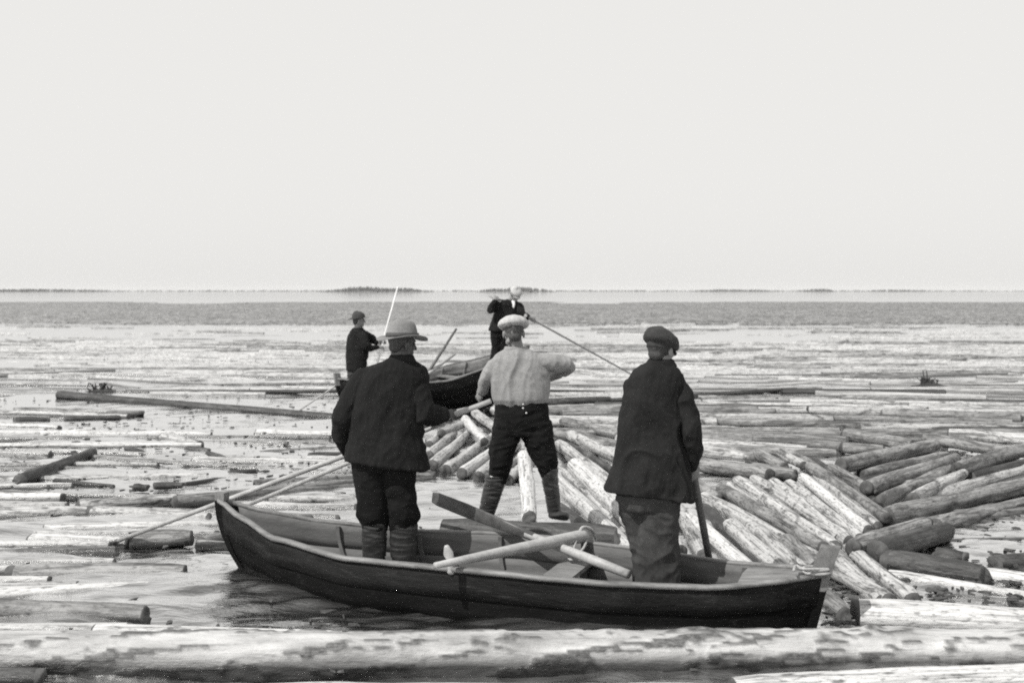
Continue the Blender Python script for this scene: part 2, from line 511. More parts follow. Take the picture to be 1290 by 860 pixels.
def place_log(a, b, r, tone='pale', label=None, group=None, taper=.82, near=True, bend=.02, name='log', cat='log', ends='cut', occ=True, lump=.085, rsd=None):
    LOGN[0] += 1; seed = LOGN[0] if rsd is None else rsd
    d = b - a; L = d.length
    mid = (a + b) / 2
    o = root(name, mid, label, cat, group)
    yaw = math.atan2(d.y, d.x); pitch = -math.asin(max(-1, min(1, d.z / L)))
    o.rotation_euler = (0, pitch, yaw)
    segs = max(10, int(L * 7)) if near else 8
    bm, en = log_mesh(L, r, r * taper, seed, segs, 18 if near else 10, bend, lump)
    tr = bm_obj('trunk', bm, M[tone], o)
    for i, (c, ring, sg) in enumerate(en):
        bm_obj('cut_end', cut_mesh(c, ring, sg, seed + i), M['cutpale' if ends == 'pale' else 'cut'], o)
    if occ: OCC.update(cells(a, b, r))
    return o

def lp(x1, y1, x2, y2, r=.09, tone='pale', label=None, group=None, z=.03, z2=None, **kw):
    return place_log(G(x1, y1, z), G(x2, y2, z if z2 is None else z2), r, tone, label, group, **kw)

# --- the big log and its neighbours along the bottom of the picture
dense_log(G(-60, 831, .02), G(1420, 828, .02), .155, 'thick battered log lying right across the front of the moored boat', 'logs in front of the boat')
place_log(G(-60, 897, .0), G(905, 886, .0), .12, 'white', 'smooth white log at the very front, its top just in view', 'logs in front of the boat')
place_log(G(925, 880, .0), G(1420, 852, .0), .11, 'white', 'pale log slanting into the front corner past the battered log', 'logs in front of the boat')
place_log(G(120, 800, .03), G(430, 806, .03), .07, 'white', 'slim peeled log tucked behind the battered front log near the bow', 'logs in front of the boat')
lp(1082, 776, 1420, 796, .115, 'white', 'bright peeled log just off the stern post of the moored boat', 'logs off the stern', z=.04)
lp(-30, 768, 182, 775, .085, 'mid', 'log with a stripped pale stretch and a black cut end, off the bow', 'logs off the bow', z=.02)
lp(-60, 851, 48, 852, .07, 'dark', 'dark stubby log end at the near corner off the bow', 'logs off the bow', z=.02)
lp(20, 726, 232, 724, .095, 'mid', 'dark wet log ending in an upright black cut face off the bow', 'logs off the bow', z=-.005)
lp(168, 680, 240, 678, .09, 'mid', 'short grey log under the far tip of the long pole', 'logs off the bow', z=.02)
lp(250, 686, 292, 688, .05, 'mid', 'thin stick of timber touching the water beside the bow stem', 'logs off the bow', z=.0)
lp(40, 684, 160, 686, .09, 'white', 'pale sunken log beyond the dark wet log off the bow', 'logs off the bow', z=-.03)
lp(-40, 652, 110, 648, .1, 'pale', 'pale log awash with a dark end beyond the bow', 'logs off the bow', z=-.02)
lp(118, 648, 262, 655, .09, 'pale', 'pale log awash under the middle of the long pole', 'logs off the bow', z=-.02)
lp(222, 634, 545, 602, .085, 'mid', 'long slim log slanting behind the bow and the two poles', 'logs off the bow', z=.01)
lp(100, 640, 222, 630, .09, 'pale', 'pale log just beyond the slim slanting log', 'logs off the bow', z=-.01)
lp(480, 600, 545, 601, .09, 'mid', 'log with its end showing beside the hem of the hatted man', 'logs off the bow', z=.02)

# --- right hand jam, log by log.  (x1,y1) upper end, (x2,y2) lower end
ORD = ['first', 'second', 'third', 'fourth', 'fifth', 'sixth', 'seventh', 'eighth', 'ninth', 'tenth', 'eleventh', 'twelfth', 'thirteenth', 'fourteenth', 'fifteenth', 'sixteenth']
def nth(i):
    return ORD[i] if i < len(ORD) else {16: 'seventeenth', 17: 'eighteenth', 18: 'nineteenth', 19: 'twentieth'}.get(i, 'twenty-' + ORD[i - 20] if i < 29 else 'thirtieth')
def fan(items, phrase, group, fill=False):
    if fill:
        rf = random.Random(len(items)); out = []
        for i, it in enumerate(items):
            out.append(it)
            if i + 1 < len(items):
                n_ = items[i + 1]; k = rf.uniform(.4, .6); sh = rf.uniform(-.14, .14)
                p1 = [it[q] * (1 - k) + n_[q] * k for q in range(4)]
                dx, dy = p1[2] - p1[0], p1[3] - p1[1]
                p1 = [p1[0] + dx * sh, p1[1] + dy * sh, p1[2] + dx * sh, p1[3] + dy * sh]
                z_ = min(it[6] if len(it) > 6 else .04, n_[6] if len(n_) > 6 else .04) - .05
                out.append((*p1, rf.uniform(.055, .08), rf.choice(['mid', 'pale', 'mid', 'dark']), z_))
        items = out
    for i, it in enumerate(items):
        x1, y1, x2, y2, r, tone = it[:6]
        z = it[6] if len(it) > 6 else .04
        z2 = it[7] if len(it) > 7 else z
        lp(x1, y1, x2, y2, r * .82, tone, nth(i) + ' ' + phrase, group, z=z, z2=z2)

fan([(888, 628, 1120, 757, .095, 'pale', .05), (909, 617, 1037, 690, .09, 'mid', .08), (930, 606, 1050, 688, .085, 'pale', .07), (950, 604, 1058, 678, .08, 'pale', .06),
     (974, 608, 1070, 682, .08, 'pale', .08), (994, 610, 1084, 678, .075, 'pale', .06), (1012, 602, 1094, 668, .08, 'white', .08), (1030, 600, 1106, 662, .07, 'pale', .06),
     (1007, 578, 1116, 652, .085, 'mid', .11), (1048, 590, 1102, 622, .08, 'mid', .08)],
    'log, counted away from the boat, in the broad parallel slope by the stern', 'parallel logs sloping to the stern', True)
fan([(852, 640, 886, 700, .09, 'pale', .04), (868, 652, 944, 716, .085, 'white', .06), (886, 644, 962, 716, .10, 'dark', .0), (921, 662, 992, 722, .095, 'pale', .08), (948, 666, 1012, 720, .09, 'pale', .06),
     (992, 684, 1030, 716, .11, 'mid', .07), (1040, 690, 1112, 760, .10, 'pale', .03), (1052, 678, 1150, 756, .095, 'pale', .01), (870, 602, 906, 628, .08, 'mid', .05)],
    'short log, counted from the leaning pole, just past the rail of the boat', 'logs against the stern rail', True)
fan([(700, 640, 790, 706, .09, 'dark', .0), (700, 604, 800, 702, .10, 'white', .06), (724, 586, 835, 694, .125, 'white', .11), (704, 560, 800, 634, .095, 'pale', .09),
     (718, 548, 840, 606, .095, 'pale', .08), (775, 590, 850, 652, .09, 'pale', .03), (690, 574, 770, 640, .08, 'pale', .0), (800, 606, 866, 660, .09, 'pale', .05),(745,640,806,704,.08,'pale',.02),(812, 640, 858, 694, .085, 'pale', .03)],
    'log from the shirtsleeved man, in the stack reaching towards the long jacket', 'logs between two of the men', True)
fan([(541, 574, 572, 545, .085, 'pale', .05), (545, 586, 590, 546, .09, 'pale', .08), (562, 592, 624, 548, .09, 'pale', .05), (582, 596, 640, 554, .085, 'white', .07), (604, 600, 652, 560, .09, 'pale', .05), (540, 560, 566, 538, .08, 'pale', .03),
     (556, 545, 588, 532, .08, 'pale', .12), (586, 528, 610, 556, .09, 'white', .14), (598, 520, 636, 548, .09, 'pale', .1), (622, 516, 660, 536, .09, 'pale', .08), (626, 600, 672, 566, .08, 'mid', .03), (566, 524, 590, 516, .08, 'pale', .06),(640,604,690,566,.09,'pale',.02)],
    'log, counted from the hatted man, in the chevron stack beyond the open water', 'chevron stack beyond the open water')
lp(660, 574, 667, 652, .085, 'white', 'peeled log pointing straight away between the boots of the shirtsleeved man', 'logs under the shirtsleeved man', z=.07)
place_log(P(560, 676, 9.25) * 1.0, P(775, 682, 9.0), .165, 'dark', 'thick black wet log that the shirtsleeved man stands on', 'logs under the shirtsleeved man', bend=.0)

fan([(1060, 586, 1178, 560, .12, 'mid', .10), (1090, 598, 1192, 573, .085, 'mid', .05), (1092, 614, 1204, 577, .10, 'mid', .14), (1114, 632, 1196, 592, .105, 'mid', .06), (1150, 628, 1214, 596, .085, 'pale', .1),
     (1206, 590, 1345, 552, .105, 'mid', .14), (1222, 602, 1300, 582, .10, 'dark', .02), (1160, 630, 1350, 576, .09, 'pale', .02), (1118, 652, 1360, 596, .12, 'mid', .09), (1180, 662, 1360, 616, .09, 'mid', .03),
     (1076, 691, 1166, 660, .10, 'mid', .08), (1106, 695, 1192, 668, .125, 'dark', .10), (1140, 668, 1250, 640, .085, 'mid', .0), (1225, 655, 1340, 640, .08, 'mid', -.01)],
    'log, counted from the far side, in the bundle pointing away from the stern', 'bundle pointing away from the stern', True)
fan([(882, 568, 958, 578, .10, 'pale', .08), (884, 585, 968, 598, .12, 'mid', .08), (948, 592, 1001, 598, .11, 'mid', .07), (955, 572, 988, 588, .09, 'mid', .13), (984, 570, 1012, 586, .08, 'pale', .12),
     (690, 527, 800, 552, .10, 'mid', .06), (700, 545, 785, 562, .11, 'mid', .04), (864, 552, 960, 556, .09, 'mid', .05), (950, 556, 1060, 562, .10, 'mid', .08), (1066, 547, 1150, 560, .11, 'mid', .10),
     (1062, 564, 1112, 566, .09, 'mid', .08), (1166, 552, 1268, 568, .10, 'mid', .1), (1196, 548, 1330, 556, .12, 'pale', .06)],
    'log, counted from the men, in the belt lying across behind the jam', 'belt of logs behind the jam')
lp(1122, 708, 1236, 724, .10, 'dark', 'squared half sunk timber with a black side beyond the stern post', 'logs off the stern', z=.05)
lp(1182, 700, 1214, 704, .08, 'dark', 'short dark stub against the squared timber', 'logs off the stern', z=.02)
lp(1255, 712, 1350, 704, .08, 'dark', 'dark log end awash beyond the squared timber', 'logs off the stern', z=.0)
lp(1120, 728, 1330, 760, .07, 'white', 'thin bright log awash before the squared timber', 'logs off the stern', z=-.02)
fan([(1150, 690, 1330, 684, .08, 'mid', -.04), (1180, 676, 1340, 668, .08, 'pale', -.05), (1226, 700, 1380, 694, .08, 'pale', -.05), (1110, 742, 1300, 758, .07, 'mid', -.04), (1060, 758, 1180, 768, .07, 'mid', -.04), (1200, 758, 1380, 776, .08, 'pale', -.05), (1195, 664, 1330, 655, .08, 'pale', -.05)],
    'sunken log, counted from the squared timber, awash by the stern', 'sunken logs awash by the stern')
lp(1236, 728, 1400, 748, .08, 'white', 'bright log end awash past the squared timber', 'logs off the stern', z=-.01)
lp(1020, 740, 1064, 775, .08, 'mid', 'broken log end wedged against the stern of the boat', 'logs off the stern', z=.0)

# --- left middle distance
lp(26, 604, 116, 570, .075, 'dark', 'dark log with ragged bark standing out of the pale water', 'logs in the water past the bow', z=.07, z2=.03, lump=.32)
fan([(q[0], q[1], q[2], q[3], q[4] * .66, q[5], q[6] - .02) for q in [(70, 606, 142, 613, .07, 'dark', .02), (196, 612, 228, 611, .08, 'dark', .05), (232, 611, 284, 604, .07, 'dark', .02), (170, 614, 184, 614, .09, 'dark', .05), (20, 530, 60, 529, .12, 'dark', .04),
     (84, 528, 150, 526, .11, 'dark', .04), (135, 522, 180, 520, .12, 'mid', .04), (205, 552, 252, 560, .15, 'pale', .02), (236, 566, 262, 568, .09, 'dark', .03), (262, 572, 282, 578, .09, 'dark', .03),
     (20, 518, 150, 520, .13, 'mid', .02), (160, 566, 180, 570, .08, 'dark', .02), (290, 596, 322, 594, .08, 'dark', .03), (330, 572, 430, 566, .10, 'mid', .0), (390, 574, 440, 572, .08, 'dark', .03), (0, 575, 60, 580, .1, 'pale', .0)]],
    'low log in the water past the bow, counted from the dark ragged one', 'logs in the water past the bow')

# --- boom logs, long and straight
place_log(P(74, 497, 22), P(425, 529, 18.6), .085, 'dark', 'long thick boom pole floating from the far shore side to the hatted man', 'boom poles', cat='boom', name='boom_log', taper=1.25, near=True, lump=.02, bend=.03)
place_log(P(146, 495, 23.2), P(440, 492, 22.8), .05, 'dark', 'thin dark boom pole lying level beyond the thick one', 'boom poles', cat='boom', name='boom_log', lump=.02)
place_log(P(676, 507, 20.5), P(768, 503, 20.8), .075, 'dark', 'short dark boom pole at the belt of the shirtsleeved man', 'boom poles', cat='boom', name='boom_log', lump=.02)
place_log(P(760, 505, 21.2), P(1003, 490, 23.4), .05, 'dark', 'slender boom pole running out past the man in the long jacket', 'boom poles', cat='boom', name='boom_log', lump=.02)
place_log(P(690, 492, 23.2), P(760, 493, 23.1), .03, 'dark', 'thin dark stick floating behind the raised elbow', 'boom poles', cat='boom', name='boom_log', lump=.02)

# boats fill their own water
for (ax, ay, bx, by, hw) in ((-2.3, 8.4, 2.0, 6.85, .8), (-3.0, 19.4, .5, 21.7, .9)):
    a, b = V((ax, ay, 0)), V((bx, by, 0))
    for k in range(-6, 7):
        off = V((-(b - a).y, (b - a).x, 0)).normalized() * hw * k / 6
        OCC.update(cells(a + off, b + off, .1))
# open pools that stay clear of timber: in front of M2, around the bow
def clear_px(x0, y0, x1, y1):
    for yy in np.arange(y0, y1, 2.0):
        Yd = F * H / (yy - HOR)
        a = G(x0, yy); b = G(x1, yy); OCC.update(cells(a, b, .08))
clear_px(528, 602, 700, 700); clear_px(232, 690, 330, 790)
clear_px(150, 500, 470, 545)

# --- scattered floating logs: those that show largest are single things, the rest one sheet of drift timber
def coverage(px, py):
    """how much timber the photo shows per water at that row and column"""
    right = px > 700
    if py < 380: return 0
    if py < 386: return .16 * (py - 380)
    if py < 408: return 1.3
    if py < 430: return .05
    if py < 448: return .24 if not right else .34
    if py < 462: return .14 if not right else .32
    if py < 482: return .25 if not right else .5
    if py < 500: return .18 if not right else .38
    if py < 522: return .06 if not right else .25
    if py < 600: return (.8 if px < 480 else .5) if not right else 1.2
    return .55 if px < 300 else .5

cand = []
rg = random.Random(3)
tries = 0
pys = []
# rows sampled evenly on the picture, many tries far away where logs are small
def attempt(py, px, Y):
    cv = coverage(px, py + (5 * noise.noise(V((px * .006, Y * .02, 5))) if py < 430 else 0))
    streak = .5 + 1.3 * noise.noise(V(((px - CX) * Y / F * .09, Y * .32 if Y < 40 else Y * .12, 3.3)))
    if py >= 386 and py < 408: streak = max(.75, streak)
    if rg.random() > cv * max(0, min(1.6, streak + .35)): return
    L = rg.uniform(2.0, 5.2) if Y > 14 else rg.uniform(1.2, 4.2)
    r = rg.uniform(.055, .105) if px > 700 else rg.uniform(.05, .09)
    ang = rg.gauss(0, .22) if rg.random() < .8 else rg.uniform(-1.2, 1.2)
    if px > 700 and Y < 20: ang = rg.gauss(-.15, .18)
    z = (rg.uniform(-.045, .02) if px > 640 else rg.uniform(-.05, .0)) if not (px > 700 and py > 520) else rg.uniform(-.02, .08)
    if Y > 24 and py > 409: z = rg.uniform(-.06, -.02)
    if Y < 9.5 and px > 1040: z = rg.uniform(-.06, -.03)
    c = V(((px - CX) * Y / F, Y, z))
    h = V((math.cos(ang), math.sin(ang), 0)) * L / 2
    a, b = c - h, c + h
    cs = cells(a, b, r)
    lim = .08 if Y < 25 else (.25 if Y < 60 else .4)
    if sum(1 for q in cs if q in OCC) > lim * len(cs): return
    OCC.update(cs)
    cand.append((a, b, r, Y, px, py))
n_near = 12000
for i in range(n_near):
    py = rg.uniform(500, 800); px = rg.uniform(-80, 1370); attempt(py, px, F * H / (py - HOR))
for i in range(9000):
    Y = rg.uniform(21, 48); xr = Y * .52; x = rg.uniform(-xr, xr)
    attempt(HOR + F * H / Y, CX + x * F / Y, Y)
for i in range(42000):
    Y = math.sqrt(rg.uniform(48 ** 2, 215 ** 2)); xr = Y * .52; x = rg.uniform(-xr, xr)
    attempt(HOR + F * H / Y, CX + x * F / Y, Y)
cand.sort(key=lambda c: -(c[1] - c[0]).length / c[3] ** 2)
n_single = 296 - LOGN[0]
print('hero logs', LOGN[0], 'scattered', len(cand))

protos = []
for k in range(8):
    bm, en = log_mesh(1.0, .1, .085, 900 + k, 12, 12, .006, .06)
    for (c, ring, sg) in en:
        vs = [bm.verts.new(p + V((sg * .004, 0, 0))) for p in ring]; bm.faces.new(vs)
    bmesh.ops.recalc_face_normals(bm, faces=bm.faces)
    me = bpy.data.meshes.new('log'); bm.to_mesh(me); bm.free(); me.shade_smooth()
    protos.append(me)
def zone(px, py, a, b):
    if py > 600: return ('low log awash in the water between the camera and the bow', 'logs awash before the bow') if px < 640 else ('low log awash in the water past the stern', 'logs awash past the stern')
    if py > 522:
        return ('weathered log in the crowded belt of timber past the man in the long jacket', 'crowded belt of timber') if px > 700 else ('low log in the loose drift between the bow and the long boom pole', 'loose drift inside the boom pole')
    return ('drifting log in the open water beyond the boom poles and the far boat', 'logs drifting beyond the boom poles')
tones = {}
def toned(me, tone):
    key = (me.name, tone)
    if key not in tones:
        m2 = me.copy(); m2.materials.clear(); m2.materials.append(M[tone]); tones[key] = m2
    return tones[key]
for (a, b, r, Y, px, py) in cand[:n_single]:
    d = b - a; lab, grp = zone(px, py, a, b)
    tone = rg.choice(['mid', 'pale', 'mid', 'pale', 'pale', 'mid', 'dark', 'pale']) if px > 640 else rg.choice(['mid', 'pale', 'white', 'pale', 'white'])
    if Y < 22:
        place_log(a, b, r, tone, lab, grp, bend=.03, occ=False)
    else:
        o = link('log', toned(rg.choice(protos), tone))
        o.location = (a + b) / 2; o.rotation_euler = (rg.uniform(0, 6), 0, math.atan2(d.y, d.x)); o.scale = (d.length, r / .1, r / .1)
        tag(o, lab, 'log', grp)
def sheet(items, name, label, mat):
    vs, fs = [], []
    for (a, b, r, Y, px, py) in items:
        d = (b - a); u = d.normalized(); s = V((-u.y, u.x, 0)); k0 = len(vs); n = 7
        for j, (p, q) in enumerate(((a, 1.0), (a + d * .5, .95), (b, .8))):
            wob = rg.uniform(-.04, .04)
            for k in range(n):
                th = 2 * math.pi * k / n
                vs.append(p + s * (r * q * math.cos(th) + wob) + V((0, 0, r * q * math.sin(th))))
        for j in range(2):
            for k in range(n):
                fs.append((k0 + j * n + k, k0 + j * n + (k + 1) % n, k0 + (j + 1) * n + (k + 1) % n, k0 + (j + 1) * n + k))
        fs.append(tuple(k0 + k for k in range(n))[::-1]); fs.append(tuple(k0 + 2 * n + k for k in range(n)))
    me = bpy.data.meshes.new(name); me.from_pydata(vs, [], fs); me.update()
    o = link(name, me, M[mat]); tag(o, label, 'logs', kind='stuff')
rest = cand[n_single:]
sheet([q for q in rest if q[3] > 69], 'drift_timber', 'far off grey band of drifting timber below the islands', 'drift')
near_rest = [(q, noise.noise(V((q[0].x * .12, q[3] * .45, 1.7))) + rg.uniform(-.25, .25) > .12) for q in rest if q[3] <= 69]
sheet([q for q, g_ in near_rest if not g_], 'drift_timber', 'pale timber adrift between the far boat and the grey band', 'driftpale')
sheet([q for q, g_ in near_rest if g_], 'drift_timber', 'darker streaks of timber adrift between the far boat and the grey band', 'drift')

# bark litter and froth between the near logs
def litter():
    vs, fs = [], []
    rl = random.Random(5)
    for i in range(5200):
        py = rl.uniform(500, 850); px = rl.uniform(-40, 1330)
        if 230 < px < 340 and 690 < py < 790: continue
        if 530 < px < 700 and 600 < py < 660 and rl.random() < .93: continue
        c = G(px, py, .006)
        if py > 620 and px < 1040 and rl.random() < .93: continue
        s = rl.uniform(.012, .06); th = rl.uniform(0, 6.28); k0 = len(vs)
        n = rl.choice((5, 6, 7)); el = rl.uniform(.2, .6)
        top = []
        for zz in (0.0, .012):
            for k in range(n):
                q = 2 * math.pi * k / n; rr = s * rl.uniform(.7, 1.2)
                x, y = rr * math.cos(q), rr * el * math.sin(q)
                vs.append(c + V((x * math.cos(th) - y * math.sin(th), x * math.sin(th) + y * math.cos(th), zz + rl.uniform(0, .008))))
        for k in range(n):
            fs.append((k0 + k, k0 + (k + 1) % n, k0 + n + (k + 1) % n, k0 + n + k))
        fs.append(tuple(k0 + n + k for k in range(n)))
    me = bpy.data.meshes.new('bark_litter'); me.from_pydata(vs, [], fs); me.update()
    tag(link('bark_litter', me, M['debris']), 'dark flakes of bark floating between the logs', 'bark litter', kind='stuff')
litter()

# driftwood stumps
def stump(c, s, label, horns):
    o = root('driftwood_stump', c, label, 'driftwood')
    bm = bmesh.new()
    rs = random.Random(int(c.x * 100))
    add_limb(bm, [(V((-.45, 0, .0)) * s, .04 * s), (V((-.1, 0, .03)) * s, .07 * s), (V((.2, 0, .04)) * s, .08 * s), (V((.55, 0, 0)) * s, .04 * s)], 10)
    for k in range(16):
        x = rs.uniform(-.28, .28)
        add_limb(bm, [(V((x, 0, .04)) * s, .035 * s), (V((x + rs.uniform(-.12, .12), rs.uniform(-.1, .1), rs.uniform(.12, .3))) * s, .022 * s), (V((x + rs.uniform(-.2, .2), rs.uniform(-.1, .1), rs.uniform(.15, .34))) * s, .014 * s)], 8)
    organic('root_mass', bm, M['stump'], o, .016, 1)
    for hx in horns:
        bm = bmesh.new(); add_limb(bm, [(V((hx, 0, .1)) * s, .022 * s), (V((hx + .02, 0, .3)) * s, .02 * s), (V((hx, 0, .46)) * s, .015 * s)], 8)
        bm_obj('branch_stub', bm, M['stump'], o)
stump(G(1168, 487), .75, 'dark driftwood stump with two upright stubs floating off to the side', (-.12, -.02))
stump(G(127, 494), .7, 'dark ragged stump floating by the tip of the long boom pole', ())

# ------------------------------------------------------------------ islands and far shore
def island(name, px0, px1, Y, hgt, label, seed, kind=None):
    """a low wooded island: rocky foot and a ragged forest of many small spruce shapes"""
    rs = random.Random(seed)
    x0, x1 = (px0 - CX) * Y / F, (px1 - CX) * Y / F
    o = bpy.data.objects.new(name, None); COL.objects.link(o); o.location = ((x0 + x1) / 2, Y, 0)
    cx = (x0 + x1) / 2; W = (x1 - x0) / 2; D = min(W * .5, 120)
    bm = bmesh.new()
    rows = []
    for j, (f, z) in enumerate(((1.0, -.5), (.98, .6), (.8, 1.2), (.3, 1.6))):
        rows.append([bm.verts.new((W * f * math.cos(q), D * f * math.sin(q) , z)) for q in [2 * math.pi * k / 40 for k in range(40)]])
    for a, b in zip(rows[:-1], rows[1:]):
        for k in range(40): bm.faces.new((a[k], a[(k + 1) % 40], b[(k + 1) % 40], b[k]))
    bm.faces.new(rows[-1])
    g = bm_obj('shore', bm, M['post'], o)
    vs, fs = [], []
    n = int(min(2600, W * 3.2))
    for i in range(n):
        u = rs.uniform(-1, 1); v = rs.uniform(-1, 1)
        if u * u + v * v > .97: continue
        x, y = u * W, v * D
        env = (1 - abs(u) ** 2.8) * (.75 + .25 * noise.noise(V((x * .02 + seed, 0, 0))))
        h = max(1.6, hgt * env * rs.uniform(.75, 1.08)); r = h * rs.uniform(.22, .34); k0 = len(vs)
        for zz, rr in ((.4, .9), (h * .35, 1.0), (h * .7, .55)):
            for k in range(6):
                q = 2 * math.pi * k / 6 + rs.random()
                vs.append((x + r * rr * math.cos(q), y + r * rr * math.sin(q), zz))
        vs.append((x, y, h))
        for j in range(2):
            for k in range(6): fs.append((k0 + j * 6 + k, k0 + j * 6 + (k + 1) % 6, k0 + j * 6 + 6 + (k + 1) % 6, k0 + j * 6 + 6 + k))
        for k in range(6): fs.append((k0 + 12 + k, k0 + 12 + (k + 1) % 6, k0 + 18))
    me = bpy.data.meshes.new('forest'); me.from_pydata(vs, [], fs); me.update()
    link('forest', me, M['forest'], o)
    tag(o, label, 'island', kind='structure')
island('island', 398, 548, 2100, 13.0, 'low wooded island above the hatted man', 1)
island('island', 598, 702, 2100, 12.6, 'low wooded island behind the white capped man', 2)
island('island', -80, 158, 2500, 9.0, 'long thin wooded island beyond the ragged stump', 3)
island('island', 862, 985, 2800, 8.6, 'faint flat island beyond the flat cap', 4)
island('island', 1004, 1055, 2800, 10.5, 'faint short island next to the flat one', 5)
island('island', 1080, 1180, 3000, 8.0, 'faintest flat island above the driftwood', 6)
island('far_shore', -400, 1700, 3400, 7.0, 'thin pale line of far shore along the horizon', 7)

# ------------------------------------------------------------------ boats
def boat(A, B, HB, SH, zk, label, nameids, rakeA, rakeB, posts, thwarts, ribs, floor_z, cat='rowing boat', inner='inner', pegs=(), deckB=None, deckA=None, p=2.6, tone=('tar', 'tar2')):
    d = B - A; L = math.hypot(d.x, d.y); yaw = math.atan2(d.y, d.x)
    o = root('rowing_boat', (A.x, A.y, 0), label, cat, rot=yaw)
    def itp(tab, s):
        for (s0, v0), (s1, v1) in zip(tab[:-1], tab[1:]):
            if s <= s1:
                k = (s - s0) / (s1 - s0)
                m0 = v0; m1 = v1; k2 = k * k * (3 - 2 * k) * .35 + k * .65
                return m0 + (m1 - m0) * k2
        return tab[-1][1]
    def S(s, v, side, off=0.0):
        sh = itp(SH, s); hb = itp(HB, s)
        w_ = max(0, (1 - v ** p)) ** .62
        z = sh * (1 - v) + zk * v
        xa = rakeA * v ** 1.9; xb = L - rakeB * v
        x = xa + (xb - xa) * s
        y = hb * w_ + off + .004 * noise.noise(V((s * 9, v * 5, side * 3)))
        return V((x, side * max(.004, y), z))
    ns = 60
    ss = [i / ns for i in range(ns + 1)]
    vb = [0, .26, .5, .72, .88, 1.0]
    def strip(bm, v0, v1, o0, o1, th, side, s0=0, s1=1, nv=3):
        cols = []
        sl = [s0 + (s1 - s0) * q for q in ss]
        for s in sl:
            outer = [S(s, v0 + (v1 - v0) * k / nv, side, o0 + (o1 - o0) * k / nv) for k in range(nv + 1)]
            innr = [S(s, v0 + (v1 - v0) * k / nv, side, o0 + (o1 - o0) * k / nv - th) for k in range(nv + 1)][::-1]
            cols.append([bm.verts.new(q) for q in outer + innr])
        m = len(cols[0])
        for a, b in zip(cols[:-1], cols[1:]):
            for k in range(m): bm.faces.new((a[k], a[(k + 1) % m], b[(k + 1) % m], b[k]))
        bm.faces.new(cols[0]); bm.faces.new(cols[-1][::-1])
    bm = bmesh.new()
    for i in range(1, 5):
        for sd_ in (-1, 1): strip(bm, vb[i] - .015, vb[i + 1], -.002, .006, .014, sd_)
    bm_obj('hull', bm, M[tone[0]], o)
    for sd_ in (-1, 1):
        bm = bmesh.new(); strip(bm, 0.0, vb[1] + .02, .002, .011, .014, sd_)
        bm_obj('top_plank', bm, M[tone[1]], o)
        bm = bmesh.new()
        for i in range(0, 4): strip(bm, vb[i] + .01, vb[i + 1] + .01, -.022, -.018, .006, sd_, .03, .97)
        bm_obj('inner_planking', bm, M[inner], o)
        bm = bmesh.new()                                   # gunwale rail
        cols = []
        for s in ss:
            sh = S(s, 0, sd_)
            y = sh.y; wob = .004 * noise.noise(V((s * 17, sd_ * 3, 0)))
            cols.append([bm.verts.new(V((sh.x, y + sd_ * a, sh.z + b + wob))) for a, b in ((.020, -.014), (.024, .004), (.014, .015), (-.020, .015), (-.025, .007), (-.024, -.016))])
        for a, b in zip(cols[:-1], cols[1:]):
            for k in range(6): bm.faces.new((a[k], a[(k + 1) % 6], b[(k + 1) % 6], b[k]))
        bm.faces.new(cols[0]); bm.faces.new(cols[-1][::-1])
        bm_obj('gunwale', bm, M['rail'], o)
    for s in ribs:
        for sd_ in (-1, 1):
            bm = bmesh.new(); cols = []
            for k in range(11):
                v = .02 + .75 * k / 10
                q = S(s, v, sd_, -.03)
                cols.append([bm.verts.new(q + V((dx, -sd_ * dy, 0))) for dx, dy in ((-.014, 0), (.014, 0), (.014, .022), (-.014, .022))])
            for a, b in zip(cols[:-1], cols[1:]):
                for k in range(4): bm.faces.new((a[k], a[(k + 1) % 4], b[(k + 1) % 4], b[k]))
            bm.faces.new(cols[0]); bm.faces.new(cols[-1][::-1])
            bm_obj('rib', bm, M[inner], o, smooth=False)
    def lat(s, z):
        sh = itp(SH, s); v = (sh - z) / (sh - zk)
        return abs(S(s, v, 1, -.026).y), S(s, v, 1).x
    bm = bmesh.new()
    fl = []
    for i in range(31):
        s = .05 + .9 * i / 30
        y, x = lat(s, floor_z)
        fl.append((bm.verts.new((x, y, floor_z)), bm.verts.new((x, -y, floor_z)), bm.verts.new((x, -y, floor_z - .02)), bm.verts.new((x, y, floor_z - .02))))
    for a, b in zip(fl[:-1], fl[1:]):
        for k in range(4): bm.faces.new((a[k], a[(k + 1) % 4], b[(k + 1) % 4], b[k]))
    bm.faces.new(fl[0]); bm.faces.new(fl[-1][::-1])
    bm_obj('floorboards', bm, M['floor'], o, smooth=False)
    for s, dz in thwarts:
        sh = itp(SH, s) - dz
        y, x = lat(s, sh)
        bm = bmesh.new(); add_box(bm, V((x, 0, sh)), (.2, 2 * y, .028)); bmesh.ops.bevel(bm, geom=bm.edges[:], offset=.005, segments=1)
        bm_obj('thwart', bm, M['rail'] if s > .5 else M['inner'], o, smooth=False)
    for e, (w_, up, thick, lean) in enumerate(posts):
        bm = bmesh.new(); cols = []
        s = 0 if e == 0 else 1
        sg = -1 if e == 0 else 1
        prof = [(-up, None)] + [(v, v) for v in (0, .15, .3, .45, .6, .8, 1.0)]
        for k, (u, v) in enumerate(prof):
            if v is None:
                q = S(s, 0, 1); q = V((q.x + sg * (lean + .01), 0, q.z + up))
            else:
                q = S(s, v, 1); q.y = 0; q.x += sg * .012
            wd = w_ if v is None or v < .05 else max(.05, w_ * (1 - v))
            inn = wd * (1.0)
            cols.append([bm.verts.new(V((q.x + sg * .02, -thick / 2 * .7, q.z))), bm.verts.new(V((q.x + sg * .02, thick / 2 * .7, q.z))),
                         bm.verts.new(V((q.x + sg * .02 - sg * inn, thick / 2, q.z))), bm.verts.new(V((q.x + sg * .02 - sg * inn, -thick / 2, q.z)))])
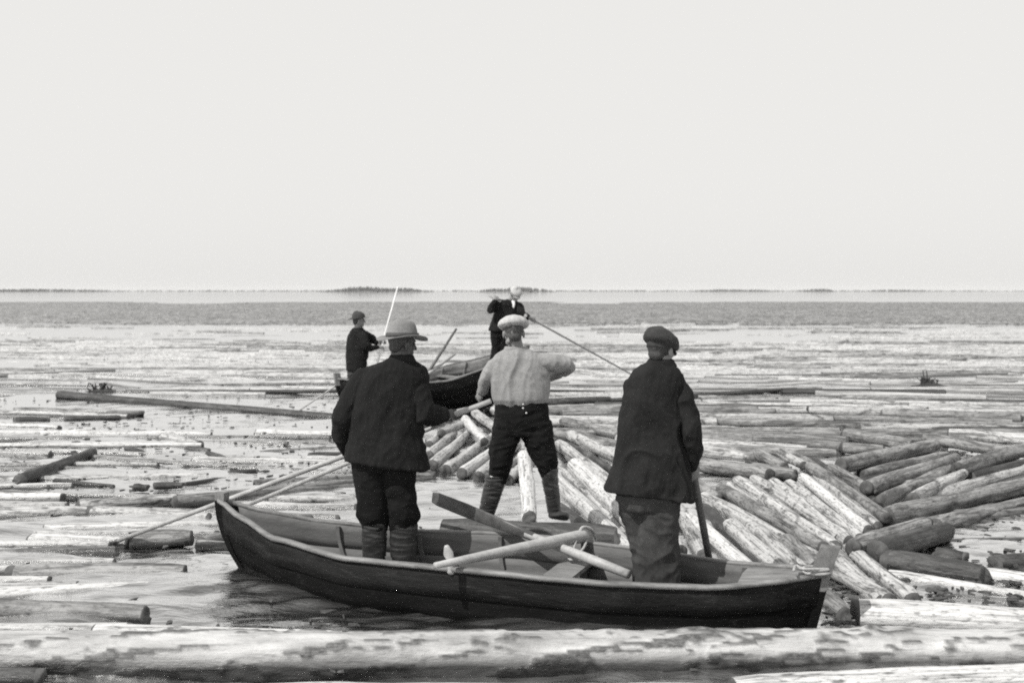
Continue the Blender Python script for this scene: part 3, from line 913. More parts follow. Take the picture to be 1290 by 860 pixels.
        for a, b in zip(cols[:-1], cols[1:]):
            for k in range(4): bm.faces.new((a[k], a[(k + 1) % 4], b[(k + 1) % 4], b[k]))
        bm.faces.new(cols[0]); bm.faces.new(cols[-1][::-1])
        bmesh.ops.bevel(bm, geom=[ed for ed in bm.edges if ed.verts[0].co.z > .2 or ed.verts[1].co.z > .2], offset=.006, segments=2)
        po = bm_obj('stem_post' if e == 0 else 'stern_post', bm, M['post'], o, smooth=False)
        po.data.materials.append(M[tone[0]])
        for pl_ in po.data.polygons:
            if pl_.center.z < SH[0 if e == 0 else -1][1] - .06: pl_.material_index = 1
    for s0, s1, dz, mat in [q for q in (deckA, deckB) if q]:
        bm = bmesh.new(); fl = []
        for i in range(13):
            s = s0 + (s1 - s0) * i / 12
            q = S(s, 0, 1, -.02); z = q.z - dz
            fl.append((bm.verts.new((q.x, q.y, z)), bm.verts.new((q.x, 0, z + .02)), bm.verts.new((q.x, -q.y, z)), bm.verts.new((q.x, -q.y, z - .02)), bm.verts.new((q.x, q.y, z - .02))))
        for a, b in zip(fl[:-1], fl[1:]):
            for k in range(5): bm.faces.new((a[k], a[(k + 1) % 5], b[(k + 1) % 5], b[k]))
        bm.faces.new(fl[0]); bm.faces.new(fl[-1][::-1])
        bm_obj('deck', bm, M[mat], o, smooth=False)
    for s, sd_ in pegs:
        q = S(s, 0, sd_); bm = bmesh.new()
        add_limb(bm, [(q + V((0, 0, -.01)), .03, .026), (q + V((0.0, 0, .05)), .022, .02), (q + V((-.02, 0, .10)), .036, .024), (q + V((-.03, 0, .135)), .02, .018)], 10)
        bm_obj('thole_pin', bm, M['oar'], o)
    return o, S, yaw

nb, NS, nyaw = boat(P(277, 643, 8.42), P(1040, 727, 6.88),
     [(0, .015), (.06, .13), (.15, .31), (.3, .47), (.5, .555), (.7, .49), (.85, .34), (.94, .20), (1, .03)],
     [(0, .53), (.06, .445), (.15, .36), (.3, .305), (.5, .325), (.7, .305), (.85, .30), (1, .365)], -.32,
     'black tarred wooden rowing boat with two men standing in it and oars across', 0, .60, .17,
     [(.09, .06, .07, .0), (.12, .17, .10, .06)], [(.62, .09)], [.19, .33, .47, .62, .76, .88], .07,
     pegs=[(.485, -1)], deckB=(.885, .985, .01, 'rail'), deckA=None, p=4.5)
fb, FS_, fyaw = boat(P(424, 480, 19.4), P(664, 442, 21.6),
     [(0, .02), (.1, .25), (.3, .55), (.5, .66), (.7, .62), (.88, .36), (1, .02)],
     [(0, .58), (.2, .46), (.45, .50), (.7, .72), (1, 1.0)], -.2,
     'far rowing boat with a high upswept bow carrying two of the men', 0, .5, .5,
     [(.1, .1, .09, .02), (.1, .05, .1, .02)], [(.25, .12), (.62, .16)], [.2, .35, .5, .62, .74, .86], .15, p=2.2, inner='rail')

# ------------------------------------------------------------------ oars, poles
def shaft(name, pts, mat, label, cat, group=None, n=12, blade=None, tip=None, parts_=None):
    c = pts[0][0]
    o = root(name, c, label, cat, group)
    inv = Matrix.Translation(-c)
    bm = bmesh.new(); add_limb(bm, pts, n, ends=False)
    bm_obj('shaft', bm, M[mat], o, inv=inv)
    if blade:
        bm = bmesh.new(); add_limb(bm, blade[0], 12, ref=blade[2], e=5, ends=False)
        bm_obj('blade', bm, M[blade[1]], o, inv=inv)
    if tip:
        bm = bmesh.new(); add_limb(bm, tip, 8, ends=False); bm_obj('iron_tip', bm, M['iron'], o, inv=inv)
    return o
def lerp(a, b, k): return a + (b - a) * k

a, b = P(545, 626, 8.65), P(792, 723, 7.3)
shaft('oar', [(lerp(a, b, .52), .026), (lerp(a, b, .7), .030), (lerp(a, b, .85), .034), (b, .030)], 'oar',
      'long oar with a dark wet blade angled out over the far rail', 'oar',
      blade=([(a, .040, .006), (lerp(a, b, .03), .052, .007), (lerp(a, b, .2), .054, .009), (lerp(a, b, .38), .042, .014), (lerp(a, b, .56), .027, .024)], 'oardark', (-.15, .2, 1)))
a, b = P(548, 712, 6.98), P(738, 674, 7.92)
shaft('oar', [(a, .020), (lerp(a, b, .2), .028), (lerp(a, b, .5), .038), (lerp(a, b, .8), .044), (lerp(a, b, .97), .046), (b, .036)], 'oar',
      'stout pale oar loom resting across both rails on a wooden pin', 'oar', n=14)
def rope(name, pts, r, label, cat='rope'):
    o_pts = []
    for i in range(len(pts) - 1):                      # Catmull-Rom through the points
        p0, p1, p2, p3 = pts[max(i - 1, 0)], pts[i], pts[i + 1], pts[min(i + 2, len(pts) - 1)]
        for k in range(6):
            t_ = k / 6
            o_pts.append(((p1 * 2) + (p2 - p0) * t_ + (p0 * 2 - p1 * 5 + p2 * 4 - p3) * t_ ** 2 + (p1 * 3 - p0 - p2 * 3 + p3) * t_ ** 3) * .5)
    o_pts.append(pts[-1])
    bm = bmesh.new(); add_limb(bm, [(p_, r) for p_ in o_pts], 8, ends=False)
    c = pts[0]
    o = bm_obj(name, bm, M['rope'], inv=Matrix.Translation(-c)); o.location = c
    return tag(o, label, cat)
rope('rope_loop', [P(728, 677, 7.85), P(734, 664, 7.9), P(746, 668, 7.95), P(750, 684, 8.0), P(747, 700, 7.9), P(742, 708, 7.85)], .012, 'withy loop over the thick end of the pale oar loom')
rope('rope_loop', [P(726, 680, 7.8), P(722, 692, 7.75), P(716, 701, 7.7), P(722, 704, 7.65), P(735, 690, 7.8), P(739, 680, 7.88)], .009, 'thin cord tying the pale oar loom to the crossing oar')
rp = []
pc = P(1032, 719, 6.88)
for k in range(14):
    q = k / 14 * 4 * math.pi
    rp.append(pc + V((.085 * math.cos(q) - .01, .07 * math.sin(q), -.02 + .0035 * k)))
rp += [P(1012, 716, 6.8), P(1003, 712, 6.9), P(1000, 718, 6.75)]
rope('rope_lashing', rp, .009, 'rope lashed round the stern post of the near boat')

# poles of the men
pa, pb = P(618, 505, 8.2), G(140, 684, .0)
shaft('pike_pole', [(pa, .019), (lerp(pa, pb, .3), .02), (lerp(pa, pb, .7), .019), (lerp(pa, pb, .985), .017)], 'pole', 'long pole held by the hatted man, dipping into the water past the bow', 'pole', 'poles in the hands of the men',
      tip=[(lerp(pa, pb, .98), .021), (pb, .012)])
def PP(px):                                                # point of that pole under a picture column
    lo_, hi_ = 0, 1
    for _ in range(30):
        m_ = (lo_ + hi_) / 2; q = lerp(pa, pb, m_)
        if CX + F * q.x / q.y > px: lo_ = m_
        else: hi_ = m_
    return lerp(pa, pb, lo_)
sa, sb = P(560, 532, 8.34), P(300, 641, 10.3)
shaft('pike_pole', [(sa, .016), (lerp(sa, sb, .5), .018), (sb, .018)], 'pole', 'second shorter pole held beside the long one by the hatted man', 'pole', 'poles in the hands of the men')
ha, hb_ = P(867, 560, 7.42), P(903, 756, 7.72)
shaft('pike_pole', [(ha, .024), (lerp(ha, hb_, .5), .025), (hb_, .022)], 'poledark', 'dark upright pole that the man in the long jacket pushes down', 'pole', 'poles in the hands of the men')
shaft('pike_pole', [(P(501, 361, 19.75), .010), (P(490, 402, 19.75), .015), (P(478.5, 446, 19.75), .018), (P(468, 488, 19.7), .018)], 'polewhite', 'tall white pole held upright in the far boat', 'pole', 'poles in the hands of the men')
ma, mb = P(616, 372, 20.75), P(840, 496, 23.2)
shaft('pike_pole', [(ma, .022), (lerp(ma, mb, .3), .021), (mb, .014)], 'pole', 'slanting pole pushed into the lake by the leaning man in the far boat', 'pole', 'poles in the hands of the men')
shaft('oar', [(P(575, 414, 20.4), .020), (P(546, 459, 20.1), .028), (P(528, 486, 19.9), .028)], 'poledark', 'dark oar sticking up out of the far boat', 'oar')
a, b = P(573, 446, 20.6), P(529, 478, 19.8)
shaft('oar', [(b, .035), (lerp(b, a, .6), .03), (a, .02)], 'oar', 'pale oar lying on the rail of the far boat', 'oar')
a, b = P(446, 470, 19.6), G(377, 517, 0)
shaft('oar', [(a, .014), (b, .012)], 'pole', 'thin oar reaching down to the water from the stern of the far boat', 'oar')

# ------------------------------------------------------------------ people
def basis(fwd, up=(0, 0, 1)):
    f = V(fwd).normalized(); u = V(up); u = (u - f * u.dot(f)).normalized(); r = f.cross(u).normalized()
    return r, f, u

class Man:
    def __init__(self, Y, label, group='log drivers', px=645, feet=700):
        self.Y = Y; self.S = F / Y
        self.o = root('person', P(px, feet, Y), label, 'person', group)
        self.inv = Matrix.Translation(-self.o.location)
    def p(self, x, y, dy=0.0): return P(x, y, self.Y + dy) if True else None
    def rings(self, bm, rows, depth=.24, n=24, e=2.3):
        """rows: (xl, yl, xr, yr[, depth[, dy]]) silhouettes from the camera side"""
        rr = []
        for q in rows:
            xl, yl, xr, yr = q[:4]; dp = q[4] if len(q) > 4 else depth; dy = q[5] if len(q) > 5 else 0
            a, b = self.p(xl, yl, dy), self.p(xr, yr, dy)
            rr.append(((a + b) / 2, (b - a) / 2, V((0, dp / 2, 0))))
        add_rings(bm, rr, n, e)
    def limb(self, bm, pts, n=14, **k):
        add_limb(bm, [(self.p(q[0], q[1], q[3] if len(q) > 3 else 0), q[2]) for q in pts], n, **k)

def head_into(bm, c, fwd, up, s=1.0):
    r, f, u = basis(fwd, up)
    R3 = Matrix((r, f, u)).transposed()
    def Lc(x, y, z): return c + (r * x + f * y + u * z) * s
    def ball(x, y, z, rad):
        if not hasattr(rad, '__len__'): rad = (rad,) * 3
        add_ball(bm, Lc(x, y, z), tuple(q * s for q in rad), R3)
    ball(0, -.012, .03, (.075, .094, .088)); ball(0, .028, -.03, (.058, .062, .072)); ball(0, .066, -.088, (.026, .02, .02))
    ball(0, .08, .028, (.05, .018, .012))
    for q in (-1, 1):
        ball(q * .036, .062, -.022, .023); ball(q * .079, -.006, -.006, (.011, .019, .032)); ball(q * .045, .0, -.065, (.02, .045, .025))
    add_limb(bm, [(Lc(0, .088, .015), .009 * s), (Lc(0, .108, -.012), .011 * s), (Lc(0, .114, -.026), .013 * s)], 8)
    ball(0, .088, -.053, (.024, .010, .006)); ball(0, .087, -.065, (.021, .010, .006))
    return Lc, R3, (r, f, u)

def eyes(man, Lc, s=1):
    for q in (-1, 1):
        bm = bmesh.new(); add_ball(bm, Lc(q * .031, .079, .008), .0105 * s)
        bm_obj('eye', bm, M['eye'], man.o, inv=man.inv)

def hair(man, Lc, R3, mat, s=1, nape=True):
    bm = bmesh.new()
    add_ball(bm, Lc(0, -.022, .034), (.0805 * s, .092 * s, .088 * s), R3)
    if nape: add_ball(bm, Lc(0, -.055, -.028), (.055 * s, .045 * s, .045 * s), R3)
    organic('hair', bm, M[mat], man.o, .007, 2, [(.003, (60, 60, 14), 2)], man.inv)

def hand_into(bm, c, along, out, pole=None, s=1.0, side=1, curl=1.0):
    """palm at c; along = direction knuckles to finger root, out = back-of-hand normal; fingers curl towards -out"""
    a = V(along).normalized(); n = V(out); n = (n - a * n.dot(a)).normalized(); k = a.cross(n).normalized()
    R3 = Matrix((k, a, n)).transposed()
    add_ball(bm, c, (.040 * s, .048 * s, .018 * s), R3)
    lens = (.070, .080, .074, .058)
    for i in range(4):
        o0 = c + k * (.030 - .020 * i) * s + a * .034 * s
        pts = [(o0, .0105 * s)]; d = a.copy(); p_ = o0
        for j, seg in enumerate((.45, .32, .23)):
            ang = curl * (.55, 1.0, .9)[j] * (1 + .08 * i)
            q = Quaternion(k, -ang)
            d2 = q @ d
            # make sure it curls towards the palm
            if (d2 - d).dot(n) > 0: d2 = Quaternion(k, ang) @ d
            d = d2; p_ = p_ + d * lens[i] * seg * s
            pts.append((p_, (.0095, .0088, .0078)[j] * s))
        add_limb(bm, pts, 8)
    t0 = c + k * .034 * side * s - a * .018 * s
    t1 = t0 + (k * side * .5 + a * .7 - n * .5).normalized() * .036 * s
    t2 = t1 + (a * .5 - n * .8 - k * side * .35).normalized() * .030 * s
    add_limb(bm, [(t0, .015 * s), (t1, .012 * s), (t2, .009 * s)], 8)

def cap(man, Lc, R3, mat, s=1.0, w=.128, l=.145, h=.058, up=.088, back=-.006, tilt=0, peak=True, gores=0, bandmat=None, peakmat=None, puff=0):
    T = R3 @ Matrix.Rotation(tilt, 3, 'X')
    c = Lc(0, back, up)
    bm = bmesh.new()
    rows = []
    n = 48
    prof = [(0, .60, -.62), (1, .84, -.58), (2, .97, -.38), (3, 1.0, -.14), (4, .96, .2), (5, .84, .54), (6, .62, .82), (7, .32, .96), (8, .05, 1.0)]
    for _, f_, z_ in prof:
        row = []
        for k in range(n):
            th = 2 * math.pi * k / n
            g_ = 1.0
            if gores: g_ = 1 - .10 * (abs(math.cos(th * gores / 2)) < .22) * (1 - .2 * z_) * (f_ > .1)
            x = w * f_ * math.cos(th) * g_; y = l * f_ * math.sin(th) * g_
            z = h * z_ - (.018 * math.sin(th) if z_ > -.6 else 0) + puff * noise.noise(V((x * 16, y * 16, z_)))
            row.append(bm.verts.new(c + (T @ V((x, y, z))) * s))
        rows.append(row)
    for a_, b_ in zip(rows[:-1], rows[1:]):
        for k in range(n): bm.faces.new((a_[k], a_[(k + 1) % n], b_[(k + 1) % n], b_[k]))
    bm.faces.new(rows[0][::-1]); bm.faces.new(rows[-1])
    ob = bm_obj('cap', bm, M[mat], man.o, inv=man.inv)
    bm = bmesh.new(); rr = []
    for z_ in (-.062, -.052, -.030, -.022):
        rr.append((c + (T @ V((0, -.004, z_))) * s, (T @ V((.0835, 0, 0))) * s * (.98 if z_ in (-.062,) else 1), (T @ V((0, .101, 0))) * s))
    add_rings(bm, rr, 32)
    b2 = bm_obj('cap_band', bm, M[bandmat or mat], ob)
    b2.data.transform(man.inv)
    if peak:
        bm = bmesh.new(); top, bot = [], []
        for k in range(17):
            th = math.radians(20 + 140 * k / 16)
            e_ = math.sin((k / 16) * math.pi) ** .6
            ci, si = math.cos(th), math.sin(th)
            inner_ = V((.082 * ci, .098 * si, -.045)); outer_ = V((.088 * ci, .100 * si + .055 * e_, -.052 - .016 * e_))
            top.append([bm.verts.new(c + (T @ inner_) * s), bm.verts.new(c + (T @ (inner_ * .5 + outer_ * .5 + V((0, 0, .004)))) * s), bm.verts.new(c + (T @ outer_) * s),
                        bm.verts.new(c + (T @ (outer_ - V((0, 0, .006)))) * s), bm.verts.new(c + (T @ (inner_ - V((0, 0, .007)))) * s)])
        for a_, b_ in zip(top[:-1], top[1:]):
            for k in range(5): bm.faces.new((a_[k], a_[(k + 1) % 5], b_[(k + 1) % 5], b_[k]))
        bm.faces.new(top[0]); bm.faces.new(top[-1][::-1])
        b3 = bm_obj('peak', bm, M[peakmat or mat], ob); b3.data.transform(man.inv)
    return ob

def hat(man, Lc, R3, mat, s=1.0, brim=.185, brl=.205, crown=.113, crl=.125, ch=.125, up=.062, tilt=0.0, bandmat='band', curl=.018, pinch=.02, back=-.006, dome=False):
    T = R3 @ Matrix.Rotation(tilt, 3, 'X')
    c = Lc(0, back, up)
    n = 48; bm = bmesh.new(); rows = []
    # outside profile from the brim edge up over the crown; underside closes it
    prof = [('b', 1.0, -.004), ('b', 1.0, .003), ('b', .5, .0), ('c', 1.03, .004), ('c', 1.0, .02), ('c', .985, .06), ('c', .95, ch * .75), ('c', .86, ch * .93), ('c', .66, ch), ('c', .4, ch * .96), ('c', .1, ch * .9)]
    if dome: prof = prof[:5] + [('c', .98, .035), ('c', .92, ch * .5), ('c', .78, ch * .75), ('c', .58, ch * .9), ('c', .34, ch * .98), ('c', .06, ch)]
    for kind, f_, z_ in prof:
        row = []
        for k in range(n):
            th = 2 * math.pi * k / n; ci, si = math.cos(th), math.sin(th)
            if kind == 'b':
                rx = crown + (brim - crown) * f_; ry = crl + (brl - crl) * f_
                z = z_ + (curl * abs(ci) ** 2 - curl * .9 * abs(si) ** 2) * f_ ** 2 + .003 * noise.noise(V((ci * 2, si * 2, 1)))
            else:
                tp = 1 - (.06 if dome else .17) * max(0, z_) / ch + .02 * noise.noise(V((ci * 2, si * 2, z_ * 12)))
                rx, ry = crown * f_ * tp, crl * f_ * tp
                z = z_
                if z_ > ch * .8: z -= pinch * max(0, 1 - abs(ci) * 2.2) * (1 if f_ < .7 else .3)
                if z_ > ch * .6: z -= .010 * si
            row.append(bm.verts.new(c + (T @ V((rx * ci, ry * si, z))) * s))
        rows.append(row)
    for a_, b_ in zip(rows[:-1], rows[1:]):
        for k in range(n): bm.faces.new((a_[k], a_[(k + 1) % n], b_[(k + 1) % n], b_[k]))
    bm.faces.new(rows[-1]); bm.faces.new(rows[0][::-1])
    ob = bm_obj('hat', bm, M[mat], man.o, inv=man.inv)
    if bandmat:
        bm = bmesh.new(); rr = []
        for z_, g_ in ((.006, 1.0), (.008, 1.045), (.036, 1.03), (.038, .99)):
            rr.append((c + (T @ V((0, 0, z_))) * s, (T @ V((crown * g_, 0, 0))) * s, (T @ V((0, crl * g_, 0))) * s))
        add_rings(bm, rr, 48)
        b2 = bm_obj('hat_band', bm, M[bandmat], ob); b2.data.transform(man.inv)
    return ob

# ---- hatted man, near boat -------------------------------------------------
m = Man(8.08, 'man in a grey felt hat and dark jacket standing by the bow', px=492, feet=714)
bm = bmesh.new()
hc = m.p(507, 433, .0)
Lc, R3, bs = head_into(bm, hc, (.80, .58, -.12), (0.0, 0, 1))
m.limb(bm, [(505, 436, .056, -.01), (500, 456, .06)])
m.limb(bm, [(498, 470, .10), (492, 510, .12), (486, 560, .10), (486, 582, .08)], ref=(1, 0, 0))
m.limb(bm, [(462, 476, .045), (436, 532, .04), (447, 566, .03, .30)]); m.limb(bm, [(522, 476, .045), (530, 526, .04, -.02), (556, 522, .032, .16)])
m.limb(bm, [(470, 600, .07), (472, 650, .055), (472, 706, .045)]); m.limb(bm, [(502, 600, .07), (508, 650, .055), (509, 706, .045)])
hr = PP(571); hand_into(bm, hr + V((-.035, -.03, .012)), (.75, .3, .12), (-.1, -.75, .6), side=-1, curl=1.25)
add_limb(bm, [(m.p(556, 522, .16), .03), (hr + V((-.06, -.03, .01)), .027)])
hl = PP(452); hand_into(bm, hl + V((.0, -.04, .02)), (.7, .3, -.3), (-.1, -.7, .6), side=1, curl=1.25)
add_limb(bm, [(m.p(447, 566, .30), .03), (hl + V((-.03, -.05, .02)), .027)])
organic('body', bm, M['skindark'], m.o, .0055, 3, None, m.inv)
eyes(m, Lc); hair(m, Lc, R3, 'hair')
hat(m, Lc, R3 @ Matrix.Rotation(math.radians(-2), 3, 'Y'), 'felt', up=.042, brim=.170, brl=.19, crown=.104, crl=.120, ch=.130, tilt=math.radians(5), curl=.02, pinch=.05)
bm = bmesh.new()
m.rings(bm, [(489, 452, 519, 452, .14), (478, 457, 527, 458, .18), (462, 463, 536, 465, .22), (451, 474, 540, 475, .25), (447, 495, 538, 497, .27), (443, 525, 533, 527, .26), (440, 550, 533, 553, .28), (437, 568, 537, 578, .31), (436, 577, 541, 592, .33)], e=2.4)
m.limb(bm, [(459, 476, .072), (444, 500, .076), (432, 528, .078), (431, 548, .072, .06), (440, 566, .055, .22), (446, 568, .045, .33)])
b2_ = bmesh.new(); m.limb(b2_, [(523, 477, .066, -.01), (530, 500, .076, -.04), (532, 521, .086, -.04), (546, 523, .074, .07), (557, 522, .054, .17)])
organic('sleeve', b2_, M['wool'], m.o, .0085, 2, [(.010, (7, 7, 5), 8), (.005, (14, 14, 12), 2)], m.inv)
organic('jacket', bm, M['wool'], m.o, .0085, 3, [(.012, (4.5, 4.5, 3.2), 1), (.004, (11, 11, 5), 4), (.003, (22, 22, 12), 5)], m.inv)
bm = bmesh.new()
m.rings(bm, [(492, 446, 521, 447, .16), (489, 451, 523, 452, .17), (486, 456, 526, 457, .17)])
organic('collar', bm, M['wool2'], m.o, .007, 2, None, m.inv)
bm = bmesh.new()
m.rings(bm, [(440, 566, 526, 570, .24), (444, 590, 524, 592, .25)])
m.rings(bm, [(444, 585, 486, 588, .22), (447, 612, 487, 612, .21), (449, 634, 489, 634, .20), (450, 649, 490, 649, .19), (456, 660, 488, 660, .15), (458, 668, 487, 668, .13)])
m.rings(bm, [(480, 588, 524, 590, .22), (484, 612, 522, 612, .21), (488, 634, 525, 634, .20), (489, 650, 529, 650, .19), (491, 660, 524, 660, .15), (492, 668, 523, 668, .13)])
organic('trousers', bm, M['trous'], m.o, .0085, 3, [(.007, (8, 8, 6), 3), (.004, (10, 10, 22), 5)], m.inv)
for xs_ in ((456, 488), (491, 526)):
    bm = bmesh.new(); x0, x1 = xs_
    m.rings(bm, [(x0, 654, x1, 654, .155), (x0 + 1, 662, x1, 662, .15), (x0, 680, x1 - 1, 680, .145), (x0 + 1, 698, x1 - 2, 698, .13), (x0 + 3, 708, x1 - 3, 708, .13)], n=20)
    m.limb(bm, [((x0 + x1) / 2, 712, .05, -.03), ((x0 + x1) / 2 + 2, 716, .045, .10), ((x0 + x1) / 2 + 3, 717, .035, .18)])
    organic('boot', bm, M['leather'], m.o, .008, 3, [(.005, (7, 7, 34), x0)], m.inv)

# ---- shirtsleeved man on the logs -----------------------------------------
m = Man(9.35, 'man in a pale shirt and white cap standing astride on the logs', px=656, feet=652)
bm = bmesh.new()
hc = m.p(647, 420)
Lc, R3, bs = head_into(bm, hc, (-.18, .96, -.16), (0, 0, 1), 1.07)
m.limb(bm, [(648, 424, .055), (652, 444, .06)])
m.limb(bm, [(656, 455, .10), (656, 490, .11), (656, 512, .11)], ref=(1, 0, 0))
m.limb(bm, [(628, 458, .045), (614, 480, .04, .02), (606, 494, .03, .06)]); m.limb(bm, [(684, 456, .045), (715, 461, .042, .05), (704, 471, .042, .15), (690, 477, .032, .26)])
m.limb(bm, [(641, 520, .08), (630, 575, .06), (615, 640, .045)]); m.limb(bm, [(671, 520, .08), (688, 575, .06), (697, 638, .045)])
hand_into(bm, m.p(604, 499, .08), (-.3, .5, -.6), (-.6, -.6, 0), side=1, curl=.9)
hand_into(bm, m.p(684, 479, .30), (-.6, .2, -.1), (0, .5, .7), side=1, curl=1.2); m.limb(bm, [(692, 476, .03, .25), (686, 478, .027, .29)])
organic('body', bm, M['skinpale'], m.o, .0055, 3, None, m.inv)
eyes(m, Lc); hair(m, Lc, R3, 'hairfair', nape=True)
cap(m, Lc, R3, 'capwhite', w=.132, l=.142, h=.058, up=.076, gores=8, bandmat='band', peakmat='band', tilt=math.radians(2), puff=.006)
bm = bmesh.new()
m.rings(bm, [(637, 440, 665, 440, .14), (628, 445, 676, 445, .18), (619, 452, 690, 451, .21), (617, 462, 693, 460, .23), (618, 478, 692, 477, .25), (620, 494, 692, 493, .27), (621, 503, 691, 502, .27), (626, 511, 687, 509, .22)], e=2.4)
m.limb(bm, [(627, 458, .072), (618, 470, .070, .01), (611, 483, .056, .03), (607, 493, .040, .06)])
b2_ = bmesh.new(); m.limb(b2_, [(680, 457, .076, -.01), (697, 457, .074, .0), (713, 459, .066, .03), (716, 462, .056, .08), (711, 467, .050, .12)])
organic('sleeve', b2_, M['shirt'], m.o, .0085, 2, [(.009, (6, 6, 9), 8), (.005, (16, 12, 12), 2)], m.inv)
organic('shirt', bm, M['shirt'], m.o, .0085, 3, [(.008, (10, 10, 2.2), 1), (.003, (16, 16, 7), 5)], m.inv)
bm = bmesh.new(); m.rings(bm, [(636, 436, 664, 437, .135), (634, 441, 668, 442, .15)])
organic('collar', bm, M['shirt'], m.o, .007, 2, None, m.inv)
bm = bmesh.new()
m.rings(bm, [(625, 503, 689, 503, .235), (623, 520, 691, 520, .25), (622, 535, 693, 535, .25), (628, 548, 688, 548, .22)], e=2.3)
m.rings(bm, [(622, 530, 658, 535, .22), (619, 552, 655, 555, .22), (616, 570, 648, 572, .21), (616, 584, 643, 588, .19), (616, 597, 640, 600, .14), (615, 606, 637, 609, .12)])
m.rings(bm, [(654, 535, 694, 530, .22), (658, 552, 697, 550, .22), (666, 570, 700, 568, .21), (674, 584, 702, 582, .18), (680, 594, 701, 592, .14), (682, 602, 701, 600, .12)])
organic('trousers', bm, M['trous'], m.o, .0085, 3, [(.007, (8, 8, 6), 3), (.005, (10, 10, 24), 5)], m.inv)
for (bx_, by_) in ((659, 509), (659, 514), (663, 520)):
    bm = bmesh.new(); add_ball(bm, m.p(bx_, by_, -.128), .008); bm_obj('button', bm, M['button'], m.o, inv=m.inv)
bm = bmesh.new()
m.rings(bm, [(612, 596, 639, 600, .15), (611, 604, 637, 608, .15), (607, 624, 630, 628, .14), (604, 640, 624, 644, .12), (603, 648, 622, 652, .12)], n=20)
m.limb(bm, [(612, 649, .045, -.03), (607, 652, .045, .08), (604, 653, .035, .15)])
organic('boot', bm, M['leather'], m.o, .008, 3, [(.005, (7, 7, 34), 3)], m.inv)
bm = bmesh.new()
m.rings(bm, [(680, 590, 703, 589, .15), (682, 602, 703, 601, .145), (686, 622, 705, 622, .13), (689, 638, 706, 638, .11), (690, 645, 708, 645, .12)], n=20)
m.limb(bm, [(696, 647, .045, -.02), (704, 648, .046, -.02), (713, 650, .036, .0)])
organic('boot', bm, M['leather'], m.o, .008, 3, [(.005, (7, 7, 34), 9)], m.inv)

# ---- man in the flat cap and long jacket, near boat ------------------------
m = Man(7.32, 'man in flat cap and long dark jacket standing by the stern with a pole', px=826, feet=754)
bm = bmesh.new()
hc = m.p(833, 441)
Lc, R3, bs = head_into(bm, hc, (.66, .75, -.10), (.03, 0, 1))
m.limb(bm, [(833, 446, .056), (832, 462, .062)])
m.limb(bm, [(828, 480, .10), (822, 530, .11), (820, 590, .11), (822, 640, .10)], ref=(1, 0, 0))
m.limb(bm, [(852, 486, .045), (868, 552, .04, -.02), (868, 588, .03, .06)]); m.limb(bm, [(803, 486, .045), (800, 545, .04, .1), (835, 585, .03, .25)])
m.limb(bm, [(802, 640, .08, .05), (808, 690, .06, .06), (816, 750, .045, .04)]); m.limb(bm, [(832, 640, .08), (832, 690, .06), (832, 750, .045)])
hp = lerp(ha, hb_, .19); hand_into(bm, hp + V((-.005, -.035, .02)), (.25, .35, -.9), (.35, -.9, .1), side=-1, curl=1.15, s=1.08)
add_limb(bm, [(m.p(868, 585, .03), .03), (hp + V((-.01, -.03, .04)), .028)])
hp2 = lerp(ha, hb_, .08); hand_into(bm, hp2 + V((-.03, .02, 0)), (.7, .3, -.3), (-.2, .8, .4), side=1, curl=1.1)
organic('body', bm, M['skinpale'], m.o, .0055, 3, None, m.inv)
eyes(m, Lc); hair(m, Lc, R3, 'hair')
cap(m, Lc, R3, 'capdark', w=.113, l=.140, h=.072, up=.066, tilt=math.radians(-8), puff=.01)
bm = bmesh.new()
m.rings(bm, [(818, 456, 848, 456, .14), (810, 461, 856, 461, .18), (800, 468, 863, 470, .22), (790, 482, 866, 484, .25), (784, 505, 860, 508, .27), (781, 535, 857, 538, .27), (778, 560, 861, 565, .28), (774, 585, 868, 592, .31), (768, 602, 874, 612, .34), (762, 615, 876, 629, .36)], e=2.4)
b2_ = bmesh.new(); m.limb(b2_, [(854, 485, .066, -.01), (862, 508, .070, -.03), (870, 542, .072, -.04), (874, 564, .064, -.02), (870, 586, .050, .03)])
organic('sleeve', b2_, M['wool2'], m.o, .0085, 2, [(.010, (7, 7, 5), 8), (.006, (14, 14, 12), 2)], m.inv)
m.limb(bm, [(801, 488, .072), (797, 520, .074, .05), (800, 548, .07, .12), (825, 575, .055, .22)])
organic('jacket', bm, M['wool2'], m.o, .0085, 3, [(.013, (4.5, 4.5, 2.2), 11), (.004, (10, 10, 5), 4), (.003, (22, 22, 12), 5)], m.inv)
bm = bmesh.new(); m.rings(bm, [(818, 451, 848, 452, .15), (814, 456, 851, 457, .165), (811, 461, 854, 462, .17)])
organic('collar', bm, M['wool2'], m.o, .007, 2, None, m.inv)
bm = bmesh.new()
m.rings(bm, [(775, 604, 858, 610, .26), (777, 624, 855, 626, .26), (783, 640, 852, 640, .24)])
m.rings(bm, [(777, 622, 818, 622, .22, .03), (782, 648, 818, 648, .20, .05), (791, 672, 822, 672, .19, .06), (798, 700, 826, 700, .18, .06), (800, 735, 828, 735, .17, .05), (801, 750, 828, 750, .17, .05)])
m.rings(bm, [(806, 622, 854, 624, .24), (806, 650, 853, 650, .23), (803, 680, 853, 680, .22), (802, 705, 855, 705, .21), (803, 735, 855, 735, .20), (806, 750, 854, 750, .2)])
organic('trousers', bm, M['trous2'], m.o, .0085, 3, [(.014, (5, 5, 2.5), 3), (.006, (10, 10, 12), 5)], m.inv)
